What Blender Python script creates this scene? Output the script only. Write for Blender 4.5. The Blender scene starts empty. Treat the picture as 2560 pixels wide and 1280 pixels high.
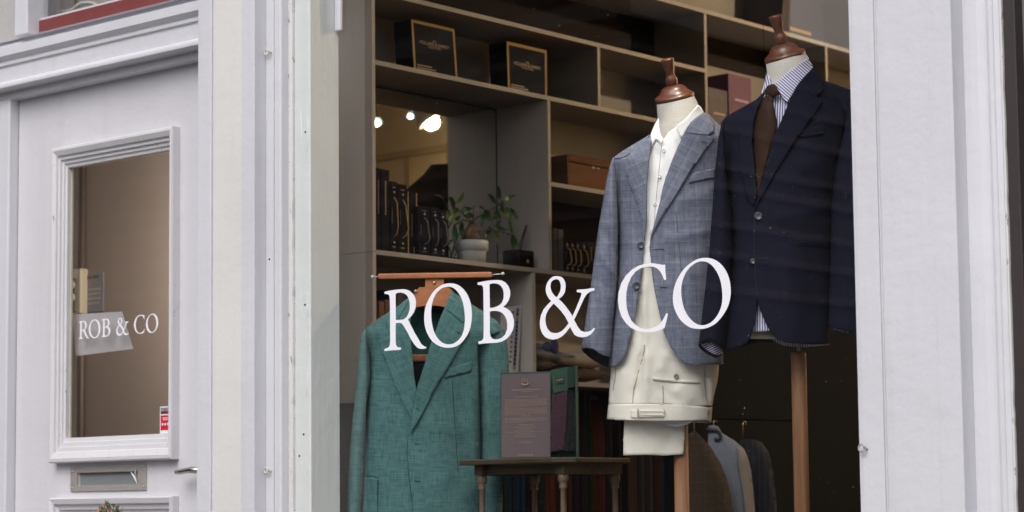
import bpy, math, random
from mathutils import Vector, Matrix
from mathutils.geometry import delaunay_2d_cdt
random.seed(7)
SC = bpy.context.scene
COL = SC.collection
R = math.radians
# ------------------------------------------------------------------ camera
F, YAW, PIT, ROL, PX, PY = 5466.7, .717908, .0933534, -.01038009, 1280.0, 758.5
CAM = Vector((0, -4.7, 1.5))
fw = Vector((-math.sin(YAW)*math.cos(PIT), math.cos(YAW)*math.cos(PIT), math.sin(PIT)))
rt = Vector((math.cos(YAW), math.sin(YAW), 0))
up = rt.cross(fw)
rt, up = rt*math.cos(ROL)+up*math.sin(ROL), -rt*math.sin(ROL)+up*math.cos(ROL)
cam = bpy.data.cameras.new('camera')
cam.sensor_width = 36
cam.lens = F/2560*36
cam.shift_y = (PY-640)/2560
cam.clip_start = .1
cam.clip_end = 500
cam.dof.use_dof = True
cam.dof.focus_distance = 6.1
cam.dof.aperture_fstop = 4.5
co = bpy.data.objects.new('camera', cam)
COL.objects.link(co)
m = Matrix((rt, up, -fw)).transposed().to_4x4()
m.translation = CAM
co.matrix_world = m
SC.camera = co
# ------------------------------------------------------------------ world, sun, exposure
w = bpy.data.worlds.new('World')
SC.world = w
w.use_nodes = True
nt = w.node_tree
nt.nodes.clear()
wo = nt.nodes.new('ShaderNodeOutputWorld')
bg = nt.nodes.new('ShaderNodeBackground')
sky = nt.nodes.new('ShaderNodeTexSky')
sky.sky_type = 'NISHITA'
sky.sun_disc = False
SUN_EL, SUN_AZ = R(46), R(162)          # azimuth measured like the sky's sun_rotation (from +Y towards +X)
sky.sun_elevation = SUN_EL
sky.sun_rotation = SUN_AZ
sky.dust_density = 3.0
hs = nt.nodes.new('ShaderNodeHueSaturation')   # overcast: a nearly colourless sky
hs.inputs['Saturation'].default_value = .22
nt.links.new(sky.outputs[0], hs.inputs['Color'])
nt.links.new(hs.outputs[0], bg.inputs[0])
bg.inputs[1].default_value = .13
nt.links.new(bg.outputs[0], wo.inputs[0])
sl = bpy.data.lights.new('sun', 'SUN')
sl.energy = .9
sl.angle = R(35)
sl.color = (1, .96, .92)
so = bpy.data.objects.new('sun', sl)
COL.objects.link(so)
sd = Vector((math.sin(SUN_AZ)*math.cos(SUN_EL), math.cos(SUN_AZ)*math.cos(SUN_EL), math.sin(SUN_EL)))
so.rotation_euler = sd.to_track_quat('Z', 'Y').to_euler()
SC.view_settings.view_transform = 'Standard'
SC.view_settings.look = 'None'
SC.view_settings.gamma = 1
SC.view_settings.exposure = .62
SC.cycles.use_denoising = True
SC.cycles.max_bounces = 10
SC.cycles.transparent_max_bounces = 16
SC.cycles.sample_clamp_indirect = 4
SC.cycles.caustics_reflective = False
SC.cycles.caustics_refractive = False

# ------------------------------------------------------------------ pixel -> point on a real plane
def ray(x, y):
    return fw + rt*((x-PX)/F) - up*((y-PY)/F)
def Yp(x, y, Y):
    d = ray(x, y); return CAM + d*((Y-CAM.y)/d.y)
def Xp(x, y, X):
    d = ray(x, y); return CAM + d*((X-CAM.x)/d.x)
def Zp(x, y, Z):
    d = ray(x, y); return CAM + d*((Z-CAM.z)/d.z)
def XatY(x, Y, y=640):
    return Yp(x, y, Y).x
def YatX(x, X, y=640):
    return Xp(x, y, X).y

# ------------------------------------------------------------------ materials
MATS = {}
def nodes(name):
    mt = bpy.data.materials.new(name)
    mt.use_nodes = True
    n = mt.node_tree
    b = n.nodes['Principled BSDF']
    MATS[name] = mt
    return mt, n, b
def N(n, t, **k):
    x = n.nodes.new(t)
    for a, v in k.items():
        if a in x.inputs: x.inputs[a].default_value = v
        else: setattr(x, a, v)
    return x
def col4(c): return (c[0], c[1], c[2], 1)
def mixc(n, fac, a, b):
    x = n.nodes.new('ShaderNodeMix'); x.data_type = 'RGBA'
    for i, v in ((0, fac), (6, a), (7, b)):
        if hasattr(v, 'links'): n.links.new(v, x.inputs[i])
        elif isinstance(v, (int, float)): x.inputs[i].default_value = v
        else: x.inputs[i].default_value = col4(v)
    return x.outputs[2]
def mth(n, op, a, b=None, c=None):
    x = n.nodes.new('ShaderNodeMath'); x.operation = op
    for i, v in enumerate((a, b, c)):
        if v is None: continue
        if hasattr(v, 'links'): n.links.new(v, x.inputs[i])
        else: x.inputs[i].default_value = v
    return x.outputs[0]
def noise(n, vec, sc, detail=3, scale3=None, rough=.5):
    mp = n.nodes.new('ShaderNodeMapping')
    if scale3: mp.inputs['Scale'].default_value = scale3
    n.links.new(vec, mp.inputs['Vector'])
    t = N(n, 'ShaderNodeTexNoise', Scale=sc, Detail=detail, Roughness=rough)
    n.links.new(mp.outputs[0], t.inputs['Vector'])
    return t.outputs[0]
def ramp(n, v, p0, p1):
    x = n.nodes.new('ShaderNodeMapRange'); x.clamp = True
    n.links.new(v, x.inputs[0])
    x.inputs[1].default_value = p0; x.inputs[2].default_value = p1
    return x.outputs[0]
def bump(n, b, h, strength, dist=.001):
    x = N(n, 'ShaderNodeBump', Strength=strength, Distance=dist)
    n.links.new(h, x.inputs['Height']); n.links.new(x.outputs[0], b.inputs['Normal'])
def obco(n): return n.nodes.new('ShaderNodeTexCoord').outputs['Object']
def uvco(n): return n.nodes.new('ShaderNodeTexCoord').outputs['UV']

def paint(name, c, rough=.38, wear=.25, chips=.0):
    """brushed old gloss paint: brush marks along z, filler lumps, grime and small chips"""
    mt, n, b = nodes(name)
    v = obco(n)
    big = noise(n, v, 2.2, 5)
    streak = noise(n, v, 1, 4, (60, 60, 2.5))
    dirt = noise(n, v, 26, 6, rough=.7)
    c1 = mixc(n, ramp(n, big, .35, .7), c, [x*.94 for x in c])
    c2 = mixc(n, mth(n, 'MULTIPLY', ramp(n, streak, .52, .8), wear*.5), c1, [x*.8 for x in c])
    c3 = mixc(n, mth(n, 'MULTIPLY', ramp(n, dirt, .66, .74), wear), c2, (c[0]*.62, c[1]*.58, c[2]*.52))
    if chips:
        ch = noise(n, v, 1, 5, (70, 70, 22), .65)
        c3 = mixc(n, mth(n, 'MULTIPLY', ramp(n, ch, .70-.08*chips, .72-.08*chips), .85), c3, (.16, .13, .10))
    stain = noise(n, v, 1, 5, (16, 16, 1.1), .6)
    c3 = mixc(n, mth(n, 'MULTIPLY', ramp(n, stain, .55, .78), .30), c3, (c[0]*.80, c[1]*.775, c[2]*.73))
    n.links.new(c3, b.inputs['Base Color'])
    b.inputs['Roughness'].default_value = rough
    lump = noise(n, v, 34, 3)
    wob = noise(n, v, 6, 2)
    h = mth(n, 'ADD', mth(n, 'MULTIPLY', streak, .35), mth(n, 'ADD', mth(n, 'MULTIPLY', lump, .55), mth(n, 'MULTIPLY', wob, 1.4)))
    bump(n, b, h, .6, .004)
    return mt
def plain(name, c, rough=.5, metal=0, var=.12, sc=30, bmp=.0, spec=None, coat=0):
    mt, n, b = nodes(name)
    v = obco(n)
    t = noise(n, v, sc, 4)
    n.links.new(mixc(n, t, [x*(1-var) for x in c], [min(1, x*(1+var)) for x in c]), b.inputs['Base Color'])
    b.inputs['Roughness'].default_value = rough
    b.inputs['Metallic'].default_value = metal
    if spec is not None: b.inputs['Specular IOR Level'].default_value = spec
    if coat: b.inputs['Coat Weight'].default_value = coat
    if bmp: bump(n, b, noise(n, v, sc*4, 3), bmp, .001)
    return mt
def wood(name, c0, c1, rough=.4, axis='z', sc=1.0, coat=0, spec=.25):
    mt, n, b = nodes(name)
    v = obco(n)
    s = {'z': (38*sc, 38*sc, 2.2*sc), 'x': (2.2*sc, 38*sc, 38*sc), 'y': (38*sc, 2.2*sc, 38*sc)}[axis]
    g = noise(n, v, 1, 6, s, .6)
    s2 = tuple(q*5 for q in s)
    fine = noise(n, v, 1, 3, s2)
    k = mth(n, 'ADD', mth(n, 'MULTIPLY', ramp(n, g, .3, .7), .7), mth(n, 'MULTIPLY', fine, .35))
    n.links.new(mixc(n, k, c0, c1), b.inputs['Base Color'])
    b.inputs['Roughness'].default_value = rough
    b.inputs['Specular IOR Level'].default_value = spec
    if coat:
        b.inputs['Coat Weight'].default_value = coat; b.inputs['Coat Roughness'].default_value = .15
    bump(n, b, fine, .15, .0006)
    return mt
def cloth(name, c0, c1, slub=1.0, check=None, stripe=None, seer=False, fine=1.0, rough=.9, sheen=.04, relief=.3):
    """woven cloth in UV metres: warp and weft slubs, optional overcheck or stripes"""
    mt, n, b = nodes(name)
    uv = uvco(n)
    a = noise(n, uv, 1, 3, (400*fine, 16*fine, 1), .6)
    d = noise(n, uv, 1, 3, (16*fine, 400*fine, 1), .6)
    mott = noise(n, uv, 60, 4)
    k = mth(n, 'ADD', mth(n, 'MULTIPLY', a, .5), mth(n, 'MULTIPLY', d, .5))
    k = mth(n, 'ADD', k, mth(n, 'MULTIPLY', mth(n, 'SUBTRACT', mott, .5), .25))
    k = ramp(n, k, .5-.17/slub, .5+.17/slub)
    c = mixc(n, k, c0, c1)
    sp = n.nodes.new('ShaderNodeSeparateXYZ'); n.links.new(uv, sp.inputs[0])
    U, V = sp.outputs[0], sp.outputs[1]
    def band(x, p, lo, hi, soft=.012):
        f = mth(n, 'FRACT', mth(n, 'MULTIPLY', x, 1/p))
        return mth(n, 'MULTIPLY', ramp(n, f, lo-soft, lo+soft), mth(n, 'SUBTRACT', 1.0, ramp(n, f, hi-soft, hi+soft)))
    if check:
        dark, light, p = check
        for x in (U, V):
            for lo, hi, cc, am in ((.10, .12, dark, .5), (.18, .2, light, .22), (.235, .255, light, .16), (.30, .32, dark, .15), (.60, .615, dark, .32), (.68, .70, light, .2), (.76, .78, light, .14)):
                mk = mth(n, 'MULTIPLY', mth(n, 'MULTIPLY', band(x, p, lo, hi), am), ramp(n, mott, .25, .6))
                c = mixc(n, mk, c, cc)
            reg = band(x, p, .15, .36, .03)
            c = mixc(n, mth(n, 'MULTIPLY', reg, .05), c, light)
    if stripe:
        cc, p, frac = stripe
        c = mixc(n, band(U, p, .5-frac/2, .5+frac/2, .1), c, cc)
    n.links.new(c, b.inputs['Base Color'])
    b.inputs['Roughness'].default_value = rough
    b.inputs['Sheen Weight'].default_value = sheen
    b.inputs['Specular IOR Level'].default_value = .12
    h = k
    if seer:
        h = mth(n, 'ADD', noise(n, uv, 1, 2, (260, 160, 1)), mth(n, 'MULTIPLY', band(U, .009, .2, .7, .15), .6))
    bump(n, b, mth(n, 'ADD', h, mth(n, 'MULTIPLY', noise(n, uv, 14, 2), 1.4)), relief, .002)
    return mt
def glass(name, tint=(.96, .97, .965), f0=.085, dust=.6):
    """a thin pane: clear, mirror-like by Fresnel, with fine dust specks on it"""
    mt = bpy.data.materials.new(name); mt.use_nodes = True
    n = mt.node_tree; n.nodes.clear()
    out = n.nodes.new('ShaderNodeOutputMaterial')
    tr = N(n, 'ShaderNodeBsdfTransparent', Color=col4(tint))
    gl = N(n, 'ShaderNodeBsdfGlossy', Roughness=.004, Color=(1, 1, 1, 1))
    ge = n.nodes.new('ShaderNodeNewGeometry')      # Schlick's law for the two faces of a pane, the same from both sides
    dt = n.nodes.new('ShaderNodeVectorMath'); dt.operation = 'DOT_PRODUCT'
    n.links.new(ge.outputs['Incoming'], dt.inputs[0]); n.links.new(ge.outputs['Normal'], dt.inputs[1])
    fac = mth(n, 'ADD', mth(n, 'MULTIPLY', mth(n, 'POWER', mth(n, 'SUBTRACT', 1.0, mth(n, 'ABSOLUTE', dt.outputs['Value'])), 5.0), 1-f0), f0)
    mx = n.nodes.new('ShaderNodeMixShader')
    n.links.new(fac, mx.inputs[0]); n.links.new(tr.outputs[0], mx.inputs[1]); n.links.new(gl.outputs[0], mx.inputs[2])
    v = obco(n)
    bp = N(n, 'ShaderNodeBump', Strength=.06, Distance=.004)
    n.links.new(noise(n, v, 2.5, 2), bp.inputs['Height']); n.links.new(bp.outputs[0], gl.inputs['Normal'])
    spk = noise(n, v, 170, 2, rough=.4)
    pat = ramp(n, noise(n, v, 3, 3), .38, .75)
    mk = mth(n, 'MULTIPLY', mth(n, 'MULTIPLY', ramp(n, spk, .755, .79), pat), dust)
    df = N(n, 'ShaderNodeBsdfDiffuse', Color=(.8, .78, .74, 1))
    m2 = n.nodes.new('ShaderNodeMixShader')
    n.links.new(mk, m2.inputs[0]); n.links.new(mx.outputs[0], m2.inputs[1]); n.links.new(df.outputs[0], m2.inputs[2])
    n.links.new(m2.outputs[0], out.inputs[0])
    return mt
def emit(name, c, s):
    mt = bpy.data.materials.new(name); mt.use_nodes = True
    n = mt.node_tree; n.nodes.clear()
    out = n.nodes.new('ShaderNodeOutputMaterial'); e = N(n, 'ShaderNodeEmission', Color=col4(c), Strength=s)
    n.links.new(e.outputs[0], out.inputs[0]); return mt

WHITE = (.617, .612, .658)
M = dict(
    white=paint('white_gloss', WHITE), white2=paint('cream_white', (.68, .665, .655), wear=.12),
    worn=paint('worn_white', (.63, .615, .645), chips=.3, wear=.35), worn2=paint('very_worn_white', (.66, .65, .65), chips=.9, wear=.8),
    sash=paint('sash_white', (.63, .655, .65), wear=.15),
    reveal=paint('reveal_white', (.86, .87, .85), wear=.12),
    door=paint('door_white', (.62, .605, .645), wear=.12), red=plain('red_paint', (.17, .037, .034), .5, var=.25, sc=14),
    stone=plain('grey_render', (.42, .40, .40), .8, bmp=.3, sc=50), gap=plain('dark_gap', (.03, .04, .04), .9),
    glass=glass('window_glass'), dglass=glass('door_glass', (.9, .9, .9), .08, .15),
    vinyl=plain('white_vinyl', (.82, .81, .87), .45, var=.02),
    steel=plain('dull_steel', (.40, .365, .34), .45, .35, .08, 40), chrome=plain('chrome', (.52, .48, .45), .25, 1, .03),
    zinc=plain('painted_hook', (.6, .57, .5), .4, .3), brass=plain('brass', (.55, .38, .16), .3, 1),
    shelf=wood('taupe_laminate', (.215, .19, .165), (.25, .22, .19), .6, 'y', .5), edge=wood('taupe_lit_edge', (.32, .28, .24), (.37, .325, .28), .6, 'y', .5), panel=wood('taupe_panel', (.43, .395, .375), (.47, .43, .41), .6, 'z', .5),  # shelf and edge: one board colour split into a shaded and a lit tone
    mirror=plain('mirror_silver', (.86, .85, .82), .012, 1, .0), black=plain('black_board', (.011, .011, .015), .85, var=.3, spec=.12),
    gold=plain('gold_foil', (.36, .24, .085), .75, .1, .1, spec=.2), grey_rope=plain('grey_rope', (.12, .115, .12), .7), gold_rope=plain('gold_rope', (.36, .22, .075), .6, .2),
    purple=plain('purple_board', (.09, .018, .06), .6), pot=plain('white_pot', (.5, .5, .5), .5, bmp=.3), soil=plain('soil', (.03, .02, .015), .9),
    bark=plain('bark', (.12, .07, .045), .8, var=.4, bmp=.5), leaf=plain('leaf_green', (.03, .085, .016), .45, var=.5, sc=18), leaf2=plain('leaf_yellow_green', (.09, .14, .022), .45, var=.4, sc=18),
    burl=wood('burl_walnut', (.05, .017, .006), (.17, .062, .017), .65, 'y', .35, 0, .12), burl_dark=wood('dark_walnut', (.035, .012, .006), (.06, .022, .01), .4, 'x', .5),
    hanger=wood('cherry_wood', (.30, .105, .045), (.42, .165, .075), .38, 'x', 1, .2), mahog=wood('mahogany', (.065, .021, .011), (.14, .045, .021), .36, 'z', 1.2, .25, .5),
    pole=wood('beech_pole', (.13, .055, .026), (.42, .215, .11), .5, 'z', .9, .05), table=wood('dark_oak', (.028, .020, .013), (.085, .062, .036), .45, 'x', 1, .1), tleg=wood('oak_leg', (.085, .056, .038), (.18, .125, .088), .5, 'z', 1),
    linen=cloth('mannequin_linen', (.56, .53, .48), (.68, .655, .61), .8), white_shirt=cloth('white_seersucker', (.84, .84, .86), (.88, .88, .90), .4, seer=True, relief=.10),
    white_oxford=cloth('white_shirting', (.84, .84, .86), (.88, .88, .89), .5, fine=1.6, relief=.1),
    stripe_shirt=cloth('striped_shirting', (.78, .78, .84), (.84, .84, .88), .4, stripe=((.115, .11, .37), .0068, .48), fine=1.5),
    blue=cloth('blue_glen_check', (.082, .099, .163), (.235, .247, .31), .9, check=((.03, .07, .19), (.46, .47, .52), .062)),
    navy=cloth('navy_wool', (.006, .007, .018), (.013, .014, .028), .6, fine=1.5, sheen=.0, relief=.2), green=cloth('green_linen', (.025, .083, .088), (.108, .21, .213), .9),
    green_in=cloth('green_lining', (.012, .055, .05), (.025, .09, .08), .8), lining=plain('dark_lining', (.006, .006, .009), .8),
    cream=cloth('cream_cotton', (.77, .73, .655), (.82, .78, .71), .6, fine=1.5, relief=.2), tie=cloth('brown_silk', (.032, .016, .0085), (.043, .022, .012), .6, fine=1.6, rough=.6, sheen=0, relief=.15),
    horn=plain('horn_button', (.05, .065, .08), .3, var=.5, sc=90), pearl=plain('pearl_button', (.72, .71, .67), .25), brownb=plain('brown_button', (.2, .15, .12), .3, var=.5, sc=90),
    thread=plain('thread', (.02, .04, .07), .8), nthread=plain('navy_thread', (.004, .005, .010), .8), gthread=plain('green_thread', (.008, .05, .05), .8), cthread=plain('cream_shadow_thread', (.30, .26, .21), .8),
    card=plain('plum_card', (.105, .075, .085), .7, var=.06), cardink=plain('bronze_ink', (.27, .19, .14), .6), bookgreen=plain('bottle_green_cloth', (.012, .05, .032), .7, bmp=.2),
    tweed=cloth('plum_tweed', (.035, .018, .024), (.075, .04, .05), .9, stripe=((.03, .025, .06), .03, .1)), tweed2=cloth('charcoal_tweed', (.008, .008, .01), (.05, .05, .055), 1.2, fine=.5),
    hallwall=plain('brown_wall', (.36, .295, .25), .85, var=.05, sc=3), jambw=plain('hall_trim', (.32, .26, .21), .7), paper=plain('paper', (.62, .60, .62), .8, var=.03),
    ivory=plain('ivory_plastic', (.62, .55, .40), .5), ink=plain('dark_plastic', (.03, .03, .035), .5), warm=plain('warm_wall', (.74, .60, .40), .85, var=.03, sc=2),
    dark=plain('dark_wall', (.05, .042, .038), .9), ceil=plain('ceiling_white', (.38, .36, .33), .9), floor=wood('floor_boards', (.08, .05, .03), (.14, .09, .055), .5, 'y', .3),
    asphalt=plain('asphalt', (.05, .05, .052), .9, bmp=.5, sc=60), pave=plain('paving', (.3, .29, .28), .85, bmp=.3, sc=20),
    sred=plain('sticker_red', (.62, .015, .03), .4), swhite=plain('sticker_white', (.72, .72, .78), .4), sblack=plain('sticker_black', (.02, .035, .045), .4),
    bulb=emit('lit_bulb', (1, .83, .52), 60), bulbg=emit('lit_led', (.75, 1, .85), 25), cable=plain('cable_white', (.5, .5, .46), .5),
)
def hue(name, c, **k):
    if name not in MATS: plain(name, c, **k)
    return MATS[name]
# pane behind which things lie must let the light through: both are thin single sheets

# ------------------------------------------------------------------ mesh building
ORG = {}
def thing(name, label, cat, loc=(0, 0, 0), group=None):
    o = bpy.data.objects.new(name, None)
    o.empty_display_size = .1
    COL.objects.link(o); o.location = loc
    o['label'] = label; o['category'] = cat
    if group: o['group'] = group
    ORG[o] = Vector(loc)
    return o
def tag(o, label, cat, group=None):
    o['label'] = label; o['category'] = cat
    if group: o['group'] = group
    return o
class MB:
    def __init__(s): s.v, s.f, s.uv = [], [], None
    def add(s, vs, fs):
        k = len(s.v); s.v += [Vector(p) for p in vs]; s.f += [tuple(i+k for i in f) for f in fs]; return s
    def box(s, a, b):
        (x0, y0, z0), (x1, y1, z1) = a, b
        x0, x1 = min(x0, x1), max(x0, x1); y0, y1 = min(y0, y1), max(y0, y1); z0, z1 = min(z0, z1), max(z0, z1)
        return s.add([(x0, y0, z0), (x1, y0, z0), (x1, y1, z0), (x0, y1, z0), (x0, y0, z1), (x1, y0, z1), (x1, y1, z1), (x0, y1, z1)],
                     [(0, 3, 2, 1), (4, 5, 6, 7), (0, 1, 5, 4), (1, 2, 6, 5), (2, 3, 7, 6), (3, 0, 4, 7)])
    def hexa(s, bot, top):
        n = len(bot)
        return s.add(list(bot)+list(top), [tuple(range(n-1, -1, -1)), tuple(range(n, 2*n))]+[(i, (i+1) % n, n+(i+1) % n, n+i) for i in range(n)])
    def prism(s, prof, z0, z1):            # (x,y) outline raised along z
        return s.hexa([(x, y, z0) for x, y in prof], [(x, y, z1) for x, y in prof])
    def prism_x(s, prof, x0, x1):          # (y,z) outline along x
        return s.hexa([(x0, y, z) for y, z in prof], [(x1, y, z) for y, z in prof])
    def tube(s, pts, rad, n=8, cap=True):
        pts = [Vector(p) for p in pts]
        if isinstance(rad, (int, float)): rad = [rad]*len(pts)
        k = len(s.v); prev = None
        for i, p in enumerate(pts):
            d = (pts[min(i+1, len(pts)-1)]-pts[max(i-1, 0)]).normalized()
            a = prev if prev else (Vector((0, 0, 1)) if abs(d.z) < .9 else Vector((1, 0, 0)))
            u = d.cross(a).normalized(); v_ = u.cross(d).normalized(); prev = v_
            for j in range(n):
                t = 2*math.pi*j/n
                s.v.append(p+(u*math.cos(t)+v_*math.sin(t))*rad[i])
        for i in range(len(pts)-1):
            for j in range(n):
                s.f.append((k+i*n+j, k+i*n+(j+1) % n, k+(i+1)*n+(j+1) % n, k+(i+1)*n+j))
        if cap:
            s.f.append(tuple(k+j for j in range(n-1, -1, -1))); e = k+(len(pts)-1)*n
            s.f.append(tuple(e+j for j in range(n)))
        return s
    def lathe(s, prof, org=(0, 0, 0), axis=Vector((0, 0, 1)), n=28, sq=1.0, side=None):
        axis = Vector(axis).normalized(); a = side or (Vector((1, 0, 0)) if abs(axis.x) < .9 else Vector((0, 1, 0)))
        u = (a-axis*a.dot(axis)).normalized(); v_ = axis.cross(u); org = Vector(org); k = len(s.v)
        for r, h in prof:
            for j in range(n):
                t = 2*math.pi*j/n
                s.v.append(org+axis*h+u*(r*math.cos(t))+v_*(r*sq*math.sin(t)))
        for i in range(len(prof)-1):
            for j in range(n):
                s.f.append((k+i*n+j, k+i*n+(j+1) % n, k+(i+1)*n+(j+1) % n, k+(i+1)*n+j))
        s.f.append(tuple(k+j for j in range(n-1, -1, -1))); e = k+(len(prof)-1)*n
        s.f.append(tuple(e+j for j in range(n)))
        return s
    def ball(s, c, r, n=10, sq=(1, 1, 1)):
        c = Vector(c); k = len(s.v)
        for i in range(n+1):
            a = math.pi*i/n
            for j in range(n*2):
                t = math.pi*j/n
                s.v.append(c+Vector((math.sin(a)*math.cos(t)*r*sq[0], math.sin(a)*math.sin(t)*r*sq[1], math.cos(a)*r*sq[2])))
        w_ = n*2
        for i in range(n):
            for j in range(w_):
                s.f.append((k+i*w_+j, k+(i+1)*w_+j, k+(i+1)*w_+(j+1) % w_, k+i*w_+(j+1) % w_))
        return s
    def build(s, name, mat, parent=None, smooth=False, bevel=0, solid=0, offset=-1):
        org = ORG[parent] if parent is not None else Vector((0, 0, 0))
        if parent is None:                       # a top-level mesh stands at its own middle bottom
            xs = [p.x for p in s.v]; ys = [p.y for p in s.v]; zs = [p.z for p in s.v]
            org = Vector(((min(xs)+max(xs))/2, (min(ys)+max(ys))/2, min(zs)))
        me = bpy.data.meshes.new(name)
        me.from_pydata([tuple(p-org) for p in s.v], [], s.f)
        if s.uv:
            ul = me.uv_layers.new(name='UVMap')
            for lp in me.loops: ul.data[lp.index].uv = s.uv[lp.vertex_index]
        me.materials.append(mat)
        if smooth:
            for p in me.polygons: p.use_smooth = True
        me.update()
        o = bpy.data.objects.new(name, me); COL.objects.link(o)
        if parent is not None: o.parent = parent
        else: o.location = org
        ORG[o] = org
        if solid:
            md = o.modifiers.new('thickness', 'SOLIDIFY'); md.thickness = solid; md.offset = offset
        if bevel:
            md = o.modifiers.new('bevel', 'BEVEL'); md.width = bevel; md.segments = 2; md.limit_method = 'ANGLE'; md.angle_limit = R(40)
        return o
def struct(o): o['kind'] = 'structure'; return o

def inside(p, loop):
    x, y = p; r = False; n = len(loop); j = n-1
    for i in range(n):
        xi, yi = loop[i]; xj, yj = loop[j]
        if (yi > y) != (yj > y) and x < (xj-xi)*(y-yi)/(yj-yi)+xi: r = not r
        j = i
    return r
def catmull(pts, k=3, closed=True):
    out = []; n = len(pts)
    for i in range(n if closed else n-1):
        g = (lambda q: pts[q % n]) if closed else (lambda q: pts[max(0, min(n-1, q))])
        p0, p1, p2, p3 = g(i-1), g(i), g(i+1), g(i+2)
        for j in range(k):
            t = j/k
            out.append(tuple(.5*((2*p1[a])+(-p0[a]+p2[a])*t+(2*p0[a]-5*p1[a]+4*p2[a]-p3[a])*t*t+(-p0[a]+3*p1[a]-3*p2[a]+p3[a])*t**3) for a in (0, 1)))
    if not closed: out.append(tuple(pts[-1]))
    return out
def dense(pts, step):
    out = []; n = len(pts)
    for i in range(n):
        a, b = pts[i], pts[(i+1) % n]; d = math.hypot(b[0]-a[0], b[1]-a[1]); k = max(1, int(d/step))
        for j in range(k): out.append((a[0]+(b[0]-a[0])*j/k, a[1]+(b[1]-a[1])*j/k))
    return out
def fill(loops, grid=0):
    vs, es = [], []
    for lp in loops:
        k = len(vs); n = len(lp); vs += [Vector(p) for p in lp]; es += [(k+i, k+(i+1) % n) for i in range(n)]
    if grid:
        xs = [p[0] for p in loops[0]]; ys = [p[1] for p in loops[0]]
        y = min(ys)+grid/2; row = 0
        while y < max(ys):
            x = min(xs)+grid/2+(grid/2 if row % 2 else 0)
            while x < max(xs):
                if sum(inside((x, y), lp) for lp in loops) % 2: vs.append(Vector((x, y)))
                x += grid
            y += grid*.87; row += 1
    r = delaunay_2d_cdt(vs, es, [], 0, 1e-6)
    ov = [tuple(p) for p in r[0]]; fs = []
    for f in r[2]:
        c = (sum(ov[i][0] for i in f)/len(f), sum(ov[i][1] for i in f)/len(f))
        if sum(inside(c, lp) for lp in loops) % 2: fs.append(tuple(f))
    return ov, fs

# ------------------------------------------------------------------ cloth sheets: an outline seen from the street, laid over a rounded body
class Frame:
    """vertical plane through a garment's axis, square to the street viewpoint"""
    def __init__(s, px, Y, py=600):
        s.A = Yp(px, py, Y); d = (s.A-CAM); d.z = 0
        s.n = -d.normalized(); s.e = Vector((-s.n.y, s.n.x, 0))
    def pt(s, x, y, d=0):
        r = ray(x, y); t = (s.A-CAM).dot(s.n)/r.dot(s.n); P = CAM+r*t
        h = Vector((-r.x, -r.y, -r.z)); h /= math.hypot(r.x, r.y)
        return P+h*d
    def suv(s, x, y):
        P = s.pt(x, y); return ((P-s.A).dot(s.e), P.z)
def lerp_tab(tab, y):
    if y <= tab[0][0]: return tab[0][1:]
    for a, b in zip(tab, tab[1:]):
        if y <= b[0]:
            t = (y-a[0])/(b[0]-a[0]); return tuple(a[i]+(b[i]-a[i])*t for i in range(1, len(a)))
    return tab[-1][1:]
def round_depth(tab, b, off=0, p=.5, folds=(), wob=.0007):
    """tab rows: y, left x, right x"""
    def f(x, y):
        xl, xr = lerp_tab(tab, y)[:2]; c = (xl+xr)/2; h = max(2, (xr-xl)/2); t = min(1, abs(x-c)/h)
        d = off+b*(1-t*t)**p+wob*(math.sin(x*.047+y*.021)+.7*math.sin(x*.083-y*.052+1.7)+.5*math.sin(y*.11+x*.03))*(1-t*t)
        for x0, y0, x1, y1, wd, am in folds:
            L = math.hypot(x1-x0, y1-y0); ux, uy = (x1-x0)/L, (y1-y0)/L; q = (x-x0)*ux+(y-y0)*uy; e = -(x-x0)*uy+(y-y0)*ux
            k = min(1, max(0, min(q, L-q)/(.25*L)+.3)) if -0.1*L < q < 1.1*L else 0
            d += am*k*math.exp(-(e/wd)**2)
        return d
    return f
def sheet(mb, fr, outline, dep, grid=9, rot=0, lift=0, back=False, smooth_outline=False, step=None):
    lp = catmull(outline, 4) if smooth_outline else outline
    lp = dense(lp, step or grid)
    ov, fs = fill([lp], grid)
    k = len(mb.v)
    if mb.uv is None: mb.uv = []
    cr, sr = math.cos(rot), math.sin(rot)
    for x, y in ov:
        mb.v.append(fr.pt(x, y, dep(x, y)+lift))
        u, v = fr.suv(x, y); mb.uv.append((u*cr-v*sr+5, u*sr+v*cr+5))
    for f in fs:
        a, b, c = (ov[i] for i in f[:3])
        ccw = (b[0]-a[0])*(c[1]-a[1])-(b[1]-a[1])*(c[0]-a[0])
        g = tuple(i+k for i in f)
        mb.f.append(g if (ccw < 0) != back else g[::-1])
    return mb
def seam(fr, pts, dep, rad, lift=.003, mb=None):
    mb = mb or MB()
    return mb.tube([fr.pt(x, y, dep(x, y)+lift) for x, y in catmull(pts, 4, False)], rad, 5)
def button(parent, fr, x, y, dep, r, mat, lift=.006, name='button'):
    c = fr.pt(x, y, dep(x, y)+lift)
    mb = MB().lathe([(r*.2, -.002), (r, -.002), (r, .001), (r*.85, .0025), (r*.7, .0015), (.0003, .0012)], c, fr.n, 16)
    return mb.build(name, mat, parent, True)

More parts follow.
